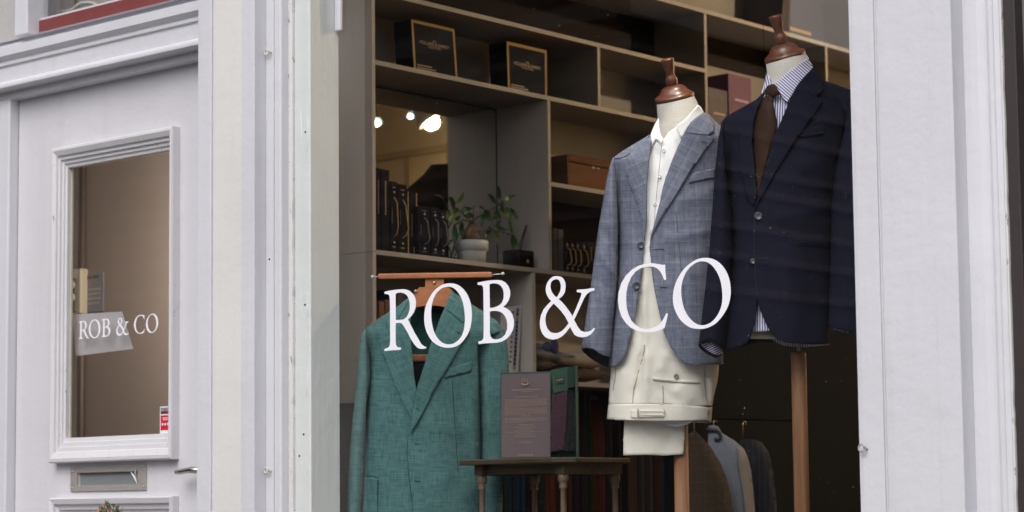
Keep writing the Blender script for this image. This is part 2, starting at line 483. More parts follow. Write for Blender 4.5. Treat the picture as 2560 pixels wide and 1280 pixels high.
def text_mesh(body, size):
    cu = bpy.data.curves.new('tmp', 'FONT'); cu.body = body; cu.size = size; cu.align_x = 'CENTER'; cu.align_y = 'CENTER'
    o = bpy.data.objects.new('tmp', cu); COL.objects.link(o)
    dg = bpy.context.evaluated_depsgraph_get(); me = bpy.data.meshes.new_from_object(o.evaluated_get(dg))
    vs = [(v.co.x, v.co.y) for v in me.vertices]; fs = [tuple(p.vertices) for p in me.polygons]
    bpy.data.objects.remove(o); bpy.data.curves.remove(cu); bpy.data.meshes.remove(me)
    return vs, fs
def put_text(mb, body, size, org, ux, uy, sx=1):
    vs, fs = text_mesh(body, size); org, ux, uy = Vector(org), Vector(ux), Vector(uy)
    return mb.add([org+ux*(x*sx)+uy*y for x, y in vs], fs)

# ================================================================== the street
g = MB().add([(-120, -120, 0), (120, -120, 0), (120, 120, 0), (-120, 120, 0)], [(0, 1, 2, 3)]).build('road', M['asphalt']); struct(g)
g = MB().box((-60, -2.2, .004), (60, .3, .12)).build('pavement', M['pave']); struct(g)

# ================================================================== the shopfront
shop = thing('shopfront', 'white painted timber shopfront with panelled door and large lettered window', 'shopfront', (-4, 0, .12))
ZB, ZT = .12, 4.6
# --- left pilaster between the door and the window
YP = -.225
xl, xr = XatY(493, YP), XatY(635, YP)
g1, g2 = XatY(529, YP), XatY(603, YP)
mb = MB()
mb.box((xl, YP, ZB), (g1-.004, .1, ZT)).box((g1-.004, YP+.006, ZB), (g1+.004, .1, ZT)).box((g2, YP, ZB), (xr, .1, ZT))
pil = mb.build('pilaster', M['white'], shop, bevel=.003)
MB().box((g1+.004, YP+.0035, ZB), (g2, .1, ZT)).build('pilaster_panel', M['white2'], pil, bevel=.002)
BK = -.03                          # back of the woodwork beside the glass
Y1 = YatX(664.5, xr)
a1, a2 = XatY(685, Y1), XatY(702, Y1)
mb = MB().box((xr+.0005, Y1, ZB), (a1-.0015, BK, ZT)).box((a1-.0015, Y1+.004, ZB), (a1+.0015, BK, ZT))
mb.prism([(a1+.0015, BK), (a1+.0015, Y1), (a2-.006, Y1), (a2-.001, Y1+.004), (a2, Y1+.01), (a2, BK)], ZB, ZT)
arch = mb.build('architrave', M['white'], shop, bevel=.002)
Y2 = YatX(721, a2)
b1 = XatY(732, Y2)
# the chipped fillet beside the sash
mb = MB(); n = 150; pr0 = []
for i in range(n+1):
    z = ZB+(ZT-ZB)*i/n; j = b1-random.choice([0, 0, 0, .001, .0015, .003, .005])*random.random()
    pr0.append((j, z))
vs = []; fs = []
for j, z in pr0:
    vs += [(a2+.0005, Y2, z), (j, Y2, z), (j, Y2+.05, z)]
for i in range(n):
    k = 3*i; fs += [(k, k+1, k+4, k+3), (k+1, k+2, k+5, k+4)]
mb.add(vs, fs).build('fillet', M['worn2'], shop)
gapx = XatY(735, Y2+.006)
MB().box((b1-.012, Y2+.03, ZB), (gapx+.004, BK, ZT)).build('joint', M['gap'], shop)
# --- window sash: front face and deep reveal
YS = Y2+.008
s0, s1 = gapx, XatY(775, YS)
YG = YatX(846.5, s1)                       # where the glass stands
WX0, WX1 = s1, XatY(2134, -.2)+.18         # glass width
win = None
mb = MB()
mb.prism([(s0, YG+.003), (s0, YS+.003), (s0+.003, YS), (s1-.004, YS), (s1, YS+.004), (s1, YG+.003)], .95, ZT)
sash = mb.build('window_sash', M['sash'], shop, bevel=.0015)
# --- head of the window, with the end of a blind box in its corner
mb = MB().box((s1, YS, 3.6), (WX1, YG+.05, ZT))
mb.build('window_head', M['sash'], sash, bevel=.004)
q = Yp(851, 76, YG-.02)
MB().box((s1+.001, YG-.018, q.z), (XatY(855, YG-.01, 60), YG-.004, 3.6)).build('blind_channel', M['white'], sash, bevel=.006)
mb = MB().box((s1-.1, YS-.05, .95), (WX1, YG+.04, 1.02)).box((s1-.1, YS+.01, ZB), (WX1, YG+.02, .95))
mb.build('stall_riser', M['white'], shop, bevel=.004)
pane = MB().add([(WX0-.02, YG, 1.02), (WX1+.05, YG, 1.02), (WX1+.05, YG, 3.65), (WX0-.02, YG, 3.65)], [(0, 1, 2, 3)]).build('window_pane', M['glass'], shop)
# --- right pilaster
YR = -.205
p0, p1 = XatY(2134, YR), XatY(2394, YR)
e1, e2, e3, e4 = XatY(2144, YR), XatY(2198, YR), XatY(2206, YR), XatY(2338, YR)
mb = MB()
mb.prism([(p0, .2), (p0, YR+.004), (e1-.002, YR+.004), (e1, YR+.002), (e1, .2)], ZB, ZT)
mb.box((e1, YR, ZB), (e2, .2, ZT)).box((e2, YR+.004, ZB), (e2+.003, .2, ZT)).box((e2+.003, YR+.001, ZB), (e3-.003, .2, ZT)).box((e3-.003, YR+.004, ZB), (e3, .2, ZT))
mb.box((e4, YR, ZB), (p1, .2, ZT))
pil2 = mb.build('pilaster', M['white'], shop, bevel=.0025)
MB().box((e3, YR+.0025, ZB), (e4, .2, ZT)).build('pilaster_panel', M['white'], pil2, bevel=.002)
YR1 = YatX(2423, p1)
x1, x2, x3, x4, x5 = (XatY(px, YR1+dd) for px, dd in ((2424, 0), (2476, .01), (2485, .012), (2501, .010), (2516, .016)))
mb = MB()
prof = [(p1+.0005, .2), (p1+.0005, YR1)]
prof += [(x1+.001, YR1), (x1+(x2-x1)*.35, YR1+.0015), (x1+(x2-x1)*.7, YR1+.004), (x2, YR1+.011), (x3, YR1+.012)]
for i in range(7):
    t = math.pi*i/6; prof.append(((x3+x4)/2-math.cos(t)*(x4-x3)/2, YR1+.012-.007*math.sin(t)))
prof += [(x4+.002, YR1+.013), (x5, YR1+.016), (x5, YR1+.03)]
prof[0] = (p1+.0005, YR1+.03)
mb.prism(prof, ZB, ZT).build('architrave', M['white'], shop, smooth=False)
mb = MB(); vs = []; fs = []; n = 170
for i in range(n+1):
    z = ZB+(ZT-ZB)*i/n; j = x5+.006-random.choice([0, 0, .0005, .001, .0022])*random.random()
    vs += [(x5+.0005, YR1+.017, z), (j, YR1+.017, z), (j, YR1+.028, z)]
for i in range(n):
    k = 3*i; fs += [(k, k+1, k+4, k+3), (k+1, k+2, k+5, k+4)]
mb.add(vs, fs).build('fillet', M['worn2'], shop)
# --- the next window on the right, only a sliver of it in the picture
wx = x5+.006
YN = YR1+.035
sash2 = MB().box((wx-.004, YN-.01, 1.0), (XatY(2556, YN-.01), YN+.03, ZT)).build('window_sash', hue('brown_black', (.03, .022, .022), rough=.5), shop, bevel=.002)
MB().add([(wx+.012, YN+.02, .9), (wx+1.4, YN+.02, .9), (wx+1.4, YN+.02, 3.5), (wx+.012, YN+.02, 3.5)], [(0, 1, 2, 3)]).build('window_pane', M['glass'], shop)
MB().box((wx+1.4, -.2, ZB), (wx+2.2, .2, ZT)).box((wx, -.12, ZB), (wx+1.4, .1, .9)).box((wx, -.12, 3.5), (wx+1.4, .1, ZT)).build('end_wall', M['white'], shop, bevel=.004)
yc_ = YN+.12
cA = Yp(2542, 1206, yc_)
cl_ = thing('folded_cloth', 'folded blue checked cloth behind the pane at the far right', 'cloth', (cA.x+.2, yc_, .9))
mbc = MB(); mbc.uv = []
for k in range(9):
    for zz in (.9, cA.z-.006, cA.z): mbc.v.append(Vector((cA.x-.02+.06*k, yc_+.02*math.sin(k*1.3)+(.02 if zz == cA.z else 0), zz))); mbc.uv.append((.06*k, zz))
for k in range(8):
    for q in (0, 1): mbc.f.append((3*k+q, 3*k+3+q, 3*k+4+q, 3*k+1+q))
mbc.build('cloth', cloth('blue_madras', (.05, .08, .16), (.30, .36, .45), 1.2, check=((.02, .03, .09), (.6, .63, .68), .03), fine=.6), cl_, True, solid=.02)
# --- door frame, lintel and transom
YD = -.1
dxl = XatY(43, YD)
YF = YatX(19, dxl)                                     # front of the door frame
dxr = xl+.06
ztop = Yp(270, 213, YD).z
fh = Yp(0, 247, YF).z; fh2 = Yp(245, 194, YF).z
fz = (fh+fh2)/2
hz = Yp(250, 199, YF).z
mb = MB().prism([(dxl-.35, .1), (dxl-.35, YF), (dxl-.004, YF), (dxl, YF+.005), (dxl, .1)], ZB, hz+.001)
dfr = mb.build('door_frame', M['white'], shop, bevel=.002)
MB().prism([(dxl-.9, .1), (dxl-.9, YF-.01), (dxl-.35, YF-.01), (dxl-.35, .1)], ZB, hz+.001).build('end_post', M['white'], shop)
# lintel mouldings: (y, z) outline measured from the photograph along the column x=245
def ly(px_y, Y): return Yp(245, px_y, Y).z
YL = YF-.05
zA = ly(61, YL); zB = ly(86, YL)
prof = [(.1, zA+.0395), (YF+.024, zA+.0395), (YF+.012, zA+.010), (YL, zA), (YL, zB+.003), (YL+.004, zB), (YF-.034, ly(96, YF-.034)), (YF-.031, ly(101, YF-.031)), (YF-.034, ly(103, YF-.034)), (YF-.034, ly(109, YF-.034)), (YF-.026, ly(114, YF-.026)), (YF-.026, ly(152, YF-.026)),
        (YF-.044, ly(156, YF-.044)), (YF-.046, ly(160, YF-.046)), (YF-.046, ly(166, YF-.046)), (YF-.042, ly(169, YF-.042)), (YF-.006, ly(177, YF-.006)), (YF, ly(181, YF)), (YF, hz+.004), (YF+.004, hz), (.1, hz)]
MB().prism_x(prof, dxl-.9, xl-.001).build('lintel', M['white'], shop)
# transom
YTR = YF-.02
t0 = XatY(36, YTR, 60); t1 = XatY(68, YTR, 60)
trz = zA+.040
tr = MB().box((t0, YTR, trz), (t1, YTR+.09, ZT)).build('transom_frame', M['white'], shop, bevel=.004)
MB().box((dxl-.9, YTR+.03, trz), (t0, .1, ZT)).build('wall', M['stone'], shop)
rz = Yp(240, 22, YTR+.05).z
zr0 = Yp(300, 24, YTR+.055).z
MB().box((t1-.005, YTR+.05, trz-.004), (xl, YTR+.085, Yp(200, 25, YTR+.05).z)).build('bottom_rail', M['red'], tr, bevel=.003)
MB().add([(t1, YTR+.045, trz), (xl, YTR+.045, trz), (xl, YTR+.01, trz-.004), (t1, YTR+.01, trz-.004)], [(0, 1, 2, 3)]).build('sill_strip', M['worn'], tr)
zr = Yp(200, 25, YTR+.05).z
MB().box((t1-.005, YTR+.055, zr), (xl, YTR+.08, zr+.007)).build('putty', M['white'], tr)
MB().add([(t1, YTR+.07, zr), (xl, YTR+.07, zr), (xl, YTR+.07, ZT), (t1, YTR+.07, ZT)], [(0, 1, 2, 3)]).build('transom_pane', M['dglass'], tr)
# --- door leaf
DZ0 = .3
door_x1 = dxr+.0
D = MB()
wl, wr_, wt, wb = XatY(160, YD), XatY(437, YD), None, None
gl_l, gl_r = XatY(168, YD, 740), XatY(425, YD, 740)
gl_t, gl_b = Yp(300, 395, YD).z, Yp(300, 1091, YD).z
D.box((dxl+.004, YD, DZ0), (gl_l, YD+.024, hz+.012)).box((gl_r, YD, DZ0), (door_x1, YD+.024, hz+.012))
lb0, lb1 = XatY(196, YD, 1200), XatY(347, YD, 1200)
lbz0, lbz1 = Yp(270, 1213, YD).z, Yp(270, 1180, YD).z
D.box((gl_l, YD, gl_t), (gl_r, YD+.024, hz+.012))
D.box((gl_l, YD, lbz1), (gl_r, YD+.024, gl_b)).box((gl_l, YD, DZ0), (gl_r, YD+.024, lbz0))
D.box((gl_l, YD, lbz0), (lb0, YD+.024, lbz1)).box((lb1, YD, lbz0), (gl_r, YD+.024, lbz1))
door = D.build('door', M['door'], shop)
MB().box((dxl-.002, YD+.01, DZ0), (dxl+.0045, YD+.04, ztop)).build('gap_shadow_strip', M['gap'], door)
# bolection moulding mitred round an opening
def moulding(x0, x1, z0, z1, Y, prof, name, parent, mat, mx, mt, mb_):
    mb = MB(); n = len(prof); vs = []
    for cx, cz, sx, sz in ((x0, z0, -1, -1), (x1, z0, 1, -1), (x1, z1, 1, 1), (x0, z1, -1, 1)):
        for o_, d in prof: vs.append((cx+sx*o_*mx, Y-d, cz+sz*o_*(mt if sz > 0 else mb_)))
    fs = []
    for k in range(4):
        for i in range(n-1):
            a = k*n+i; b = ((k+1) % 4)*n+i; fs.append((a, b, b+1, a+1))
    return mb.add(vs, fs).build(name, mat, parent)
prof = [(-.03, -.017), (-.03, .003), (.14, .005), (.17, .011), (.34, .012), (.37, .020), (.54, .021), (.58, .029), (.82, .037), (.95, .036), (1, .030), (1, 0)]
moulding(gl_l, gl_r, gl_b, gl_t, YD, prof, 'window_moulding', door, M['worn'], .049, .066, .082)
dpane = MB().add([(gl_l, YD+.018, gl_b), (gl_r, YD+.018, gl_b), (gl_r, YD+.018, gl_t), (gl_l, YD+.018, gl_t)], [(0, 1, 2, 3)]).build('door_pane', M['dglass'], door)
MB().box((gl_l, YD+.012, gl_b), (gl_l+.006, YD+.0175, gl_t)).build('glazing_bead', hue('bead_cream', (.5, .46, .36)), door)
pzt = Yp(275, 1243, YD).z
prof2 = [(-.02, -.012), (-.02, .002), (.3, .006), (.34, .014), (.6, .017), (.66, .028), (.93, .034), (1, .026), (1, 0)]
moulding(gl_l, gl_r, DZ0+.2, pzt-.06, YD, prof2, 'lower_moulding', door, M['door'], .049, .06, .06)
# letterbox
ox0, ox1 = XatY(179, YD, 1200), XatY(368, YD, 1200); oz0, oz1 = Yp(270, 1227, YD).z, Yp(270, 1167, YD).z
mb = MB().box((ox0, YD-.006, oz0), (ox1, YD, lbz0)).box((ox0, YD-.006, lbz1), (ox1, YD, oz1)).box((ox0, YD-.006, lbz0), (lb0, YD, lbz1)).box((lb1, YD-.006, lbz0), (ox1, YD, lbz1))
lbx = mb.build('letterbox', M['steel'], door, bevel=.0008)
MB().add([(lb0, YD+.008, lbz0), (lb1, YD+.008, lbz0), (lb1, YD+.008, lbz1), (lb0, YD+.008, lbz1)], [(0, 1, 2, 3)]).build('flap', hue('flap_grey', (.20, .215, .22), rough=.3), door)
mb = MB()
for x in (ox0+.012, ox1-.012):
    for z in (oz0+.012, oz1-.012): mb.ball((x, YD-.006, z), .004, 5)
mb.build('screws', M['steel'], door, True)
# torn film left on the plate
c = Vector((ox1-.012, YD-.008, (oz0+oz1)/2))
mb = MB()
for i in range(4):
    a = c+Vector((random.uniform(-.05, .0), random.uniform(-.004, 0), random.uniform(-.02, .03)))
    mb.add([a, a+Vector((.02*random.uniform(-1, 1), -.006, .02)), a+Vector((.012, -.002, .025*random.uniform(-1, 1)))], [(0, 1, 2)])
mb.build('torn_film', hue('film_grey', (.42, .41, .42), rough=.25), door)
# lever handle
h0 = Yp(440, 1181, YD-.05); h1 = Yp(478, 1178, YD-.05); 
MB().tube([h0, h0+(h1-h0)*.3+Vector((0, 0, .001)), h0+(h1-h0)*.7+Vector((0, 0, .003)), h1+Vector((0, 0, .004)), h1+Vector((.03, .004, .002)), h1+Vector((.05, .05, 0))], [.007, .0095, .0095, .011, .011, .011], 12).build('handle', M['chrome'], door, True)
# sticker on the pane
q0, q1 = Yp(397, 1084, YD+.012), Yp(424, 1015, YD+.012)
def flat(mb, x0, x1, z0, z1, y): return mb.add([(x0, y, z0), (x1, y, z0), (x1, y, z1), (x0, y, z1)], [(0, 1, 2, 3)])
w_ = q1.x-q0.x; h_ = q1.z-q0.z; sy = YD+.0165
st = flat(MB(), q0.x, q1.x-.001, q0.z, q1.z, sy).build('sticker', M['swhite'], door)
flat(MB(), q0.x+w_*.08, q1.x-w_*.03, q0.z+h_*.72, q1.z-h_*.05, sy-.0006).build('sticker_header', M['sblack'], door)
flat(MB(), q0.x+w_*.08, q1.x-w_*.03, q0.z+h_*.12, q0.z+h_*.67, sy-.0006).build('sticker_body', M['sred'], door)
mb = put_text(MB(), 'SECTOR', .0125, ((q0.x+q1.x)/2+w_*.02, sy-.0012, q0.z+h_*.87), (1, 0, 0), (0, 0, 1), .9)
mb2 = put_text(MB(), 'ALARM', .0105, ((q0.x+q1.x)/2, sy-.0012, q0.z+h_*.775), (1, 0, 0), (0, 0, 1), 1)
for zz, ww in ((.57, .5), (.51, .4)):
    x = -ww/2
    while x < ww/2: flat(mb, q0.x+w_*(.52+x), q0.x+w_*(.52+x+.055), q0.z+h_*(zz-.018), q0.z+h_*(zz+.018), sy-.0012); x += .075
for xx in (.27, .52, .77): mb.add([(q0.x+w_*(xx+.09*math.cos(t*.7854)), sy-.0012, q0.z+h_*(.34+.05*math.sin(t*.7854))) for t in range(8)], [tuple(range(8))])
mb.build('sticker_print', M['swhite'], door); mb2.build('sticker_red_print', M['sred'], door)

# ------------------------------------------------------------------ lettering
def G(ox, oy, s, pts): return [(ox+x/s, oy+y/s) for x, y in pts]
gl = {}
LR = lambda p: G(940, 680, 5.819, p)
LB = lambda p: G(1180, 680, 6.4, p)
LA = lambda p: G(1320, 670, 6.4, p)
LC = lambda p: G(1520, 640, 6.094, p)
GLY = [
 [LR([(122,290),(135,285),(200,270),(290,258),(380,250),(430,252),(490,275),(540,320),(570,375),(582,440),(575,520),(550,590),(510,645),(465,690),(500,760),(560,880),(620,980),(660,1050),(700,1080),(733,1092),(728,1110),(690,1118),(640,1117),(600,1100),(555,1050),(510,980),(460,880),(400,780),(370,745),(340,738),(310,740),(287,745),(285,800),(285,1000),(290,1060),(310,1090),(340,1098),(363,1098),(362,1128),(330,1133),(240,1138),(130,1150),(122,1145),(123,1120),(150,1110),(185,1095),(200,1060),(205,1000),(205,800),(203,500),(200,380),(190,335),(165,320),(125,318)]),
  LR([(285,320),(310,303),(360,298),(410,310),(450,340),(478,390),(492,460),(490,540),(470,610),(440,660),(400,690),(350,697),(287,697)])],
 [catmull(LR([(1060,165),(980,180),(900,225),(820,305),(755,420),(715,530),(700,660),(712,790),(745,890),(800,985),(880,1055),(960,1090),(1040,1102),(1130,1092),(1220,1050),(1300,960),(1360,850),(1388,720),(1393,590),(1380,470),(1345,360),(1290,270),(1220,205),(1140,170)]), 3),
  catmull(LR([(1030,215),(960,235),(890,295),(840,380),(812,480),(803,600),(810,720),(835,840),(875,930),(930,1000),(990,1040),(1060,1052),(1130,1038),(1200,990),(1250,920),(1280,830),(1293,700),(1285,560),(1260,430),(1210,320),(1150,250),(1090,218)]), 3)],
 [LB([(88,170),(180,150),(280,135),(400,127),(470,133),(530,165),(580,220),(610,300),(612,370),(590,450),(550,510),(500,560),(560,585),(610,625),(650,690),(672,780),(670,870),(645,950),(600,1020),(540,1080),(470,1115),(400,1132),(300,1137),(200,1142),(110,1153),(102,1145),(103,1113),(150,1100),(178,1075),(185,1030),(187,900),(185,600),(182,300),(178,240),(160,215),(130,208),(90,205)]),
  LB([(280,200),(310,185),(360,180),(420,192),(465,225),(495,275),(508,340),(505,420),(485,480),(450,520),(400,550),(340,570),(285,573)]),
  LB([(285,635),(320,622),(380,620),(440,632),(490,660),(530,710),(555,770),(565,850),(558,930),(530,1000),(480,1050),(420,1075),(360,1078),(320,1062),(295,1025),(285,960)])],
 [LA([(460,128),(400,138),(350,175),(305,240),(283,320),(285,380),(305,440),(335,490),(372,530),(310,590),(250,660),(205,760),(188,860),(195,960),(225,1045),(275,1105),(340,1137),(410,1145),(480,1130),(550,1090),(610,1030),(675,940),(705,1005),(745,1070),(800,1100),(870,1110),(940,1098),(1000,1065),(1050,1010),(1073,970),(1060,960),(1045,965),(1010,1000),(960,1020),(900,1022),(840,1000),(790,930),(738,830),(800,700),(850,590),(900,480),(940,420),(990,380),(1062,355),(1062,322),(1000,325),(900,340),(785,348),(778,370),(785,388),(830,390),(855,405),(850,440),(820,520),(770,640),(712,770),(660,690),(600,610),(540,540),(490,498),(550,450),(590,390),(602,310),(598,240),(575,180),(530,140)]),
  catmull(LA([(450,180),(490,190),(515,230),(525,300),(515,370),(490,420),(455,465),(410,425),(375,370),(360,300),(368,235),(400,195)]), 2),
  LA([(408,568),(460,615),(530,690),(590,770),(650,885),(600,950),(540,1010),(480,1038),(420,1042),(360,1025),(315,975),(285,900),(277,820),(290,740),(330,660)])],
 [LC([(640,108),(560,118),(460,150),(360,210),(270,300),(200,420),(160,560),(152,680),(165,800),(205,920),(270,1020),(350,1095),(440,1140),(540,1162),(620,1165),(700,1155),(780,1132),(860,1098),(885,1010),(912,885),(905,873),(885,875),(850,950),(810,1010),(760,1055),(690,1090),(620,1108),(560,1112),(490,1095),(420,1050),(360,990),(315,900),(285,790),(275,670),(280,550),(305,430),(355,320),(420,235),(500,185),(580,163),(640,160),(700,167),(750,190),(795,235),(830,300),(855,363),(870,366),(885,355),(875,240),(870,130),(830,133),(760,122),(700,112)])],
 [catmull(LC([(1480,28),(1390,40),(1300,80),(1200,155),(1110,260),(1040,390),(1000,520),(988,640),(1000,760),(1040,870),(1100,970),(1180,1045),(1270,1095),(1370,1110),(1450,1108),(1550,1080),(1660,1010),(1760,890),(1830,760),(1865,620),(1868,480),(1845,340),(1800,230),(1740,145),(1660,75),(1570,37)]), 3),
  catmull(LC([(1440,80),(1360,95),(1270,150),(1200,230),(1150,330),(1120,450),(1115,570),(1130,690),(1160,800),(1210,900),(1280,985),(1350,1035),(1420,1055),(1490,1048),(1570,1010),(1640,940),(1700,840),(1735,720),(1742,590),(1725,430),(1690,310),(1640,215),(1580,140),(1510,95)]), 3)],
]
mb = MB(); mbd = MB()
LY = YG-.0015
gx0 = Yp(961, 800, LY).x; gx1 = Yp(1827, 740, LY).x; gz0 = Yp(975, 877, LY).z; gz1 = Yp(970, 733, LY).z
dq0 = Yp(196.5, 848, YD+.0165); dq1 = Yp(395, 811, YD+.0165)
dsx = (dq1.x-dq0.x)/(gx1-gx0)
dzt = Yp(199, 805, YD+.0165).z
dsz = (dzt-dq0.z)/(gz1-gz0)
for loops in GLY:
    wl_ = [[(Yp(x, y, LY).x, Yp(x, y, LY).z) for x, y in lp] for lp in loops]
    ov, fs = fill(wl_)
    mb.add([(x, LY, z) for x, z in ov], fs)
    mbd.add([(dq0.x+(x-gx0)*dsx, YD+.0168, dq0.z+(z-gz0)*dsz) for x, z in ov], fs)
mb.build('window_lettering', M['vinyl'], pane)
mbd.build('door_lettering', M['vinyl'], door)

# screw eyes in the woodwork, nail holes
def eye(px, py, Y, mat):
    c = Yp(px, py, Y-.012); pts = [c+Vector((.0085*math.cos(t*.52), 0, .0085*math.sin(t*.52))) for t in range(12)]
    return MB().tube(pts, .0024, 6).tube([c+Vector((.0085, 0, -.001)), c+Vector((.0085, .025, -.001))], .0024, 6).build('screw_eye', mat, shop, True)
eye(667, 130, Y1, M['zinc']); eye(666, 1176, Y1, M['zinc']); eye(2154, 1120, YR, M['steel'])
mb = MB()
for px, py, Y in ((673, 648, Y1), (762, 762, YS), (759, 1086, YS), (763, 330, YS), (748, 1140, YS)):
    mb.lathe([(.0035, 0), (.0035, .001)], Yp(px, py, Y-.0008), (0, 1, 0), 8)
mb.build('nail_holes', hue('hole_black', (.01, .01, .01)), shop)
# old hinge patches left in the sash paint
mb = MB()
for py0, py1 in ((268, 385), (735, 800), (920, 990), (1148, 1190)):
    z0, z1 = Yp(762, py1, YS).z, Yp(762, py0, YS).z
    x0, x1_ = XatY(753, YS), XatY(769, YS)
    mb.tube([(x0, YS, z1), (x0+.003, YS, z0+.02), (x1_-.008, YS, z0), (x1_, YS, z0+.02), (x1_, YS, z1)], .0008, 5)
mb.build('filler_lines', M['sash'], sash, True)

# ================================================================== inside the door: hall
hx = XatY(217, .38, 640)
hall = MB().box((dxl-1.3, .62, .2), (-5.62, .72, 3.3)).build('hall_wall', M['hallwall']); struct(hall)
HL = XatY(172, .45)
hl = MB().box((dxl-1.3, .11, .2), (dxl-1.2, .62, 3.3)).build('hall_side_wall', M['jambw']); struct(hl)
hc = MB().box((dxl-1.3, .11, 3.3), (-5.6, .75, 3.4)).build('hall_ceiling', M['ceil']); struct(hc)
hp = MB().box((dxl-1.3, .11, .1), (-5.6, .75, .2)).build('hall_floor', M['floor']); struct(hp)
YH = .62
x0, x1_ = XatY(213, YH), XatY(221, YH)
t = thing('wall_pipe', 'thin brown pipe running up the hall wall behind the door pane', 'pipe', (x0, YH, .2))
MB().tube([(x0, YH-.012, .2), (x0, YH-.012, 3.3)], .011, 8).build('pipe', hue('pipe_brown', (.16, .125, .10), rough=.5), t, True)
def wallrect(px0, px1, pyt, pyb, Y):
    c = (px0+px1)/2
    return XatY(px0, Y, (pyt+pyb)/2), XatY(px1, Y, (pyt+pyb)/2), Yp(c, pyb, Y).z, Yp(c, pyt, Y).z
a, b_, c0, c1 = wallrect(150, 206, 674, 787, YH-.03)
t = thing('door_entry_phone', 'cream wall intercom with a black handset panel seen through the door pane', 'intercom', ((a+b_)/2, YH, c0))
MB().box((a, YH-.04, c0), (b_, YH-.001, c1)).build('housing', M['ivory'], t, bevel=.006)
px0, px1_, pz0, pz1 = wallrect(172, 192, 697, 782, YH-.042)
MB().box((px0-.03, YH-.052, pz0), (px1_, YH-.041, pz1)).build('handset', M['ink'], t, bevel=.008)
mb = MB()
for py in (712, 743): mb.lathe([(.016, 0), (.016, .004), (.002, .006)], Yp(181, py, YH-.053), (0, -1, 0), 14)
mb.build('knobs', M['ivory'], t, True)
a, b_, c0, c1 = wallrect(208, 259, 683, 780, YH-.004)
t = thing('wall_calendar', 'grey leaflet with a coloured header and rows of print on the hall wall', 'leaflet', ((a+b_)/2, YH, c0))
MB().box((a, YH-.006, c0), (b_, YH-.002, c1)).build('sheet', hue('leaflet_grey', (.30, .29, .31)), t)
mb = MB(); W = b_-a; H = c1-c0
for i in range(5): 
    o = MB().box((a+W*(.15+.14*i), YH-.0075, c0+H*.86), (a+W*(.28+.14*i), YH-.006, c0+H*.94)).build('header_block', hue('hdr%d' % i, [(.2, .08, .2), (.3, .1, .12), (.2, .22, .1), (.12, .22, .12), (.25, .2, .15)][i]), t)
for i in range(4): mb.box((a+W*.1, YH-.0075, c0+H*(.2+.12*i)), (a+W*.85, YH-.006, c0+H*(.25+.12*i)))
mb.build('print_rows', hue('leaflet_print', (.46, .42, .40)), t)
Yq = YD+.05
pts = [Yp(180, 786, Yq), Yp(305, 779, Yq), Yp(333, 872, Yq), Yp(190, 890, Yq)]
t = thing('paper_sheet', 'tilted sheet of paper taped behind the lettering of the door pane', 'paper', pts[3])
MB().add(pts+[p+Vector((0, .001, 0)) for p in pts], [(0, 1, 2, 3), (7, 6, 5, 4), (0, 4, 5, 1), (1, 5, 6, 2), (2, 6, 7, 3), (3, 7, 4, 0)]).build('sheet', hue('hall_paper', (.52, .48, .49)), t)
# behind the transom
tb = MB().box((dxl-.1, .25, 3.42), (-5.2, .3, 4.6)).build('transom_backing_wall', hue('grey_beige', (.38, .36, .33))); struct(tb)
t = thing('loose_cable', 'loose white cable looping behind the transom window', 'cable', Yp(150, 40, 0))
MB().tube([Yp(x, y, .02) for x, y in catmull([(70, 60), (82, 45), (90, 28), (110, 24), (140, 32), (180, 25), (200, 10), (230, 8), (260, 20), (330, 6)], 4, False)], .007, 7).tube([Yp(x, y, .05) for x, y in catmull([(72, 14), (110, 22), (170, 28), (240, 20)], 4, False)], .006, 7).build('cable_loop', M['cable'], t, True)

# box shrub by the door: only its top shows
t = thing('box_shrub', 'clipped shrub with reddish young leaves in front of the door', 'shrub', (-5.4, -.75, .12))
c = Yp(265, 1262, -.75)
MB().lathe([(.16, 0), (.2, .3), (.21, .32), (.19, .32), (.18, .29)], (c.x, c.y, .12), n=20).build('pot', hue('clay', (.25, .11, .07)), t, True)
mb = MB(); ml = MB(); mr = MB()
for i in range(60):
    h = random.uniform(.35, c.z-.12-.02); a = random.uniform(0, 6.28); rr = .16*math.sqrt(random.random())*(1 if h < .9 else max(.12, (c.z-.12-h)/.5))
    mb.tube([(c.x+rr*.3*math.cos(a), c.y+rr*.3*math.sin(a), .12+max(.1, h-.35)), (c.x+rr*math.cos(a), c.y+rr*math.sin(a), .12+h)], .002, 4)
def leafy(mb, p, d, L, W):
    d = Vector(d).normalized(); s_ = d.cross(Vector((random.uniform(-1, 1), random.uniform(-1, 1), .3))).normalized(); n_ = d.cross(s_)
    p = Vector(p)
    mb.add([p, p+d*L*.3+s_*W, p+d*L*.65+s_*W*.8+n_*W*.2, p+d*L, p+d*L*.65-s_*W*.8+n_*W*.2, p+d*L*.3-s_*W, p+d*L*.5-n_*W*.25], [(0, 1, 6), (1, 2, 6), (2, 3, 6), (3, 4, 6), (4, 5, 6), (5, 0, 6)])
for px, py in ((250, 1272), (262, 1260), (267, 1258), (272, 1263), (258, 1270), (283, 1272), (290, 1266), (303, 1276), (275, 1275), (296, 1278), (265, 1280)):
    q = Yp(px, py, -.75+random.uniform(-.05, .05))
    mb.tube([q+Vector((random.uniform(-.02, .02), 0, -.25)), q], .0016, 4)
    for k in range(9):
        p = q-Vector((0, 0, k*.008)); leafy(mr if random.random() < .18 and k < 4 else ml, p, (random.uniform(-1, 1), random.uniform(-1, 1), random.uniform(.2, 1)), .016, .005)
